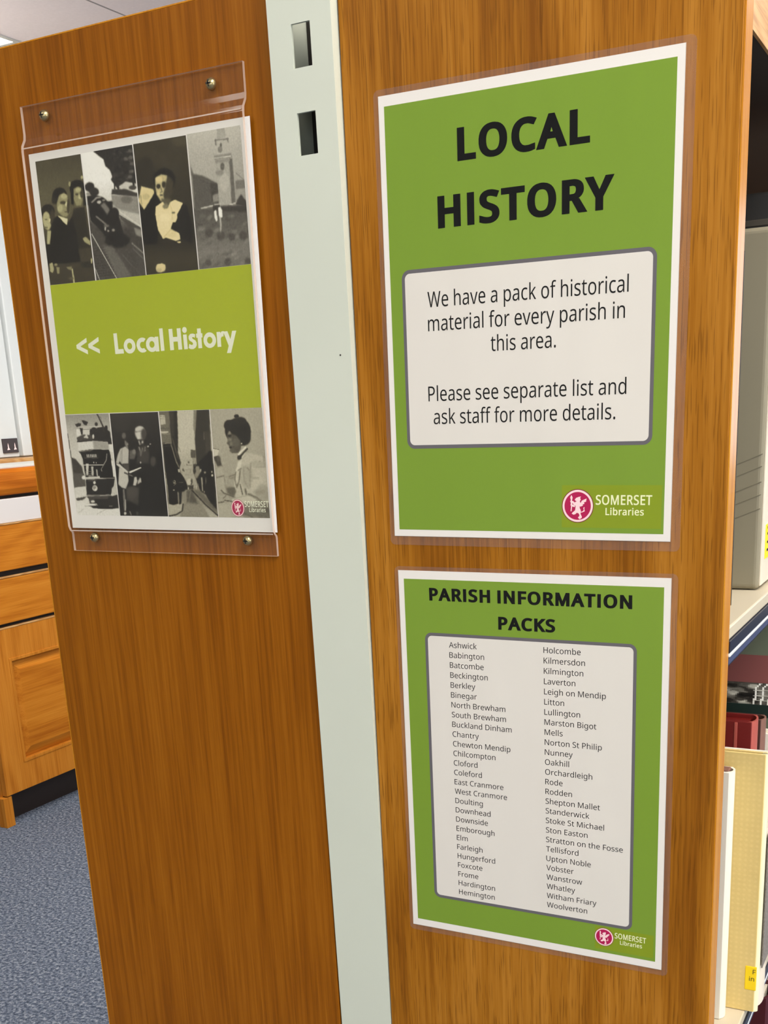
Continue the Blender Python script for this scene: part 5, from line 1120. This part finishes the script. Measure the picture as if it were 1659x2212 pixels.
ltr.rotation_euler = Matrix(((0, -1, 0), (0, 0, 1), (-1, 0, 0))).to_euler()
ltr.location = (d + .0006, -th + .0015, .205)
book('book', 'red cloth book with a ridged spine behind the cream book', 'book', .292, .322, .2185, LOW, .2275, .16, M['redcloth'], M['redlight'], joint=.003, pages='redcloth')
book('book', 'narrow dark brown book just past the red one', 'book', .324, .346, .2215, LOW, .2215, .16, M['brown'], M['browns'], pages='brown')
book('book', 'white backed book partly hidden by the dark brown one', 'book', .350, .368, .2390, LOW, .2010, .18, M['whitecard'])
t, d, th = book('book', 'large picture book with a crowd photograph on its cover', 'book', .450, .474, .2280, LOW, .2920, .23, M['greygreen'])
obj('title_band', box(-d, d - .0035, -th - .0003, -th + .0004, .2270, .2575), M['maroonband'], t)
obj('green_band', box(-d, d - .0035, -th - .0003, -th + .0004, .1890, .2030), M['darkgreen'], t)
p = Print([(0, 0), (900, 0), (900, 320), (0, 320)], w=120, h=44, base=60)
p.G([(0, 70), (160, 120), (320, 70)])
for _ in range(90):
    cx, cy = p.rng.uniform(330, 760), p.rng.uniform(20, 310)
    p.E(cx, cy, 24, 34, p.rng.choice([30, 44, 120, 170, 200]), 1, .8)
for x in (762, 792, 822, 852, 882): p.L([(x, 320), (x + 10, 60), (x + 26, 10)], 6, 225, 0)
for y in (110, 190, 260): p.L([(762, y), (900, y - 5)], 6, 190, 0)
p.noise(6, 1)
pm = p.mesh(0, 0, 226 / K, 24, 0.0, NEU)
o = obj('cover_photograph', pm, M['photo'], t); o.location = (-d, -th - .0004, .2272)
book('book', 'bright red book beyond the picture book', 'book', .500, .530, .2330, LOW, .3050, .17, M['redcloth'])
# bottom shelf
book('book', 'dark maroon book on the bottom shelf under the black label strip', 'book', .300, .340, .2440, BOT, .3080, .19, M['maroonbook'])

# ------------------------------------------------------------------ drawer unit and white cabinet across the room
XF = -2.3335
du = tag(empty('drawer_unit', (XF - .3, 2.2, 0)), 'orange wood drawer unit with a raised panel door, at the left over the carpet', 'drawer unit')
du.location = (0, 0, 0)
YN, YE = 1.6677, 3.1
obj('carcass', box(XF - .80, XF - .021, YN + .004, YE, .10, .952), M['gap'], du)
sd = obj('side_panel', box(XF - .80, XF - .0215, YN - .0005, YN + .0035, .10, .952), M['drawer_v'], du)
obj('plinth', box(XF - .76, XF - .060, YN + .03, YE - .02, 0.0, .0995), M['kick'], du)
lg = bmesh.new()
add_box(lg, XF - .036, XF - .0195, 1.652, 1.688, 0, .0998, .001, 1); add_box(lg, XF - .0185, XF - .002, 1.652, 1.688, 0, .0998, .001, 1)
obj('leg', lg, M['drawer_v'], du)
def drawer(z0, z1, y0=YN, y1=2.42):
    return obj('drawer', box(XF - .020, XF, y0, y1, z0, z1, .003, 3), M['drawer'], du)
drawer(.812, .952); drawer(.6495, .7900)
dz0, dz1 = .1045, .6340
dr = bmesh.new()
for (ya, yb, za, zb) in ((YN, 1.767, dz0, dz1), (2.32, 2.42, dz0, dz1), (1.767, 2.32, .529, dz1), (1.767, 2.32, dz0, .204)):
    add_box(dr, XF - .020, XF, ya, yb, za, zb)
bmesh.ops.remove_doubles(dr, verts=dr.verts, dist=1e-5)
door = obj('door', dr, M['drawer_v'], du)
pb = bmesh.new()
def pyr(b, y0, y1, z0, z1, x0, iy, iz, x1):
    A = [b.verts.new((x0, y, z)) for y, z in ((y0, z0), (y1, z0), (y1, z1), (y0, z1))]
    B = [b.verts.new((x1, y, z)) for y, z in ((y0 + iy, z0 + iz), (y1 - iy, z0 + iz), (y1 - iy, z1 - iz), (y0 + iy, z1 - iz))]
    for i in range(4): b.faces.new((A[i], A[(i + 1) % 4], B[(i + 1) % 4], B[i]))
    b.faces.new(B)
pyr(pb, 1.7675, 2.3195, .2045, .5285, XF - .0165, .030, .034, XF - .001)
obj('raised_panel', pb, M['drawer'], door)
pf = bmesh.new()
for (ya, yb, za, zb) in ((1.757, 1.767, .194, .539), (1.767, 2.33, .529, .539), (1.767, 2.33, .194, .204)):
    add_box(pf, XF - .001, XF + .002, ya, yb, za, zb, .0009, 2)
obj('panel_moulding', pf, M['drawer_v'], door)
for z in (.952, .790, .634):
    obj('edge_strip', box(XF - .019, XF + .0012, YN + .001, 2.419, z + .0001, z + .0045, .0008, 1), M['palewood'], du)
wt = obj('worktop', box(XF - .80, XF - .004, YN - .006, YE, .9570, 1.0300, .002, 2), M['worktop'], du); wt['label'] = 'white laminate slab above the drawers'
obj('shadow_gap', box(XF - .78, XF - .03, YN + .01, YE, 1.0302, 1.0400), M['gap'], du)  # dark slab whose colour paints the shade under the ledge
# overhanging wooden ledge with a bowed front
n = 12
prof = [(XF - .012, 1.0402), (XF - .004, 1.0430), (XF + .002, 1.060), (XF + .003, 1.085), (XF + .001, 1.108), (XF - .006, 1.1195), (XF - .014, 1.1215), (XF - .80, 1.1215), (XF - .80, 1.0402)]
ld = obj('ledge', prism(prof, 'y', YN - .01, YE), wood('orange_ledge', (150, 78, 14), (176, 96, 20), (196, 116, 34), axis='y', fig=0.6, pores=0.0, seed=4.0), du)
obj('ledge_strip', box(XF - .30, XF - .02, YN - .005, YE, 1.1217, 1.1260), M['frame'], ld)
obj('ledge_top', box(XF - .80, XF - .30, YN - .005, YE, 1.1217, 1.1375), M['palewood'], ld)

XC = -2.765
wc = tag(empty('white_cabinet', (XC - .05, 2.5, 1.1376)), 'tall white cabinet front standing on the wooden ledge at the left edge', 'cabinet')
wc.location = (0, 0, 0)
obj('door', box(XC - .018, XC, 1.75, 2.3455, 1.1400, 2.02, .002, 2), M['white'], wc)
obj('carcass', box(XC - .350, XC - .0185, 1.75, 2.60, 1.1376, 2.03), M['frame'], wc)
obj('door_stile', box(XC - .018, XC + .014, 2.3525, 2.60, 1.1400, 2.02, .004, 3), M['white'], wc)
ip = obj('indicator', box(XC, XC + .006, 2.2675, 2.3390, 1.1545, 1.2045, .001, 1), M['indicator'], wc); ip['label'] = 'small dark display with two red marks'
for yy in (2.2905, 2.3225):
    r = bmesh.new()
    pts = [(yy, 1.1890), (yy + .0022, 1.1800), (yy + .0022, 1.1740), (yy + .0050, 1.1690), (yy + .0070, 1.1650), (yy + .0010, 1.1655), (yy - .0050, 1.1640), (yy - .0060, 1.1670), (yy - .0022, 1.1720), (yy - .0022, 1.1800)]
    obj('red_mark', prism(pts, 'x', XC + .0061, XC + .0066), M['red'], ip)
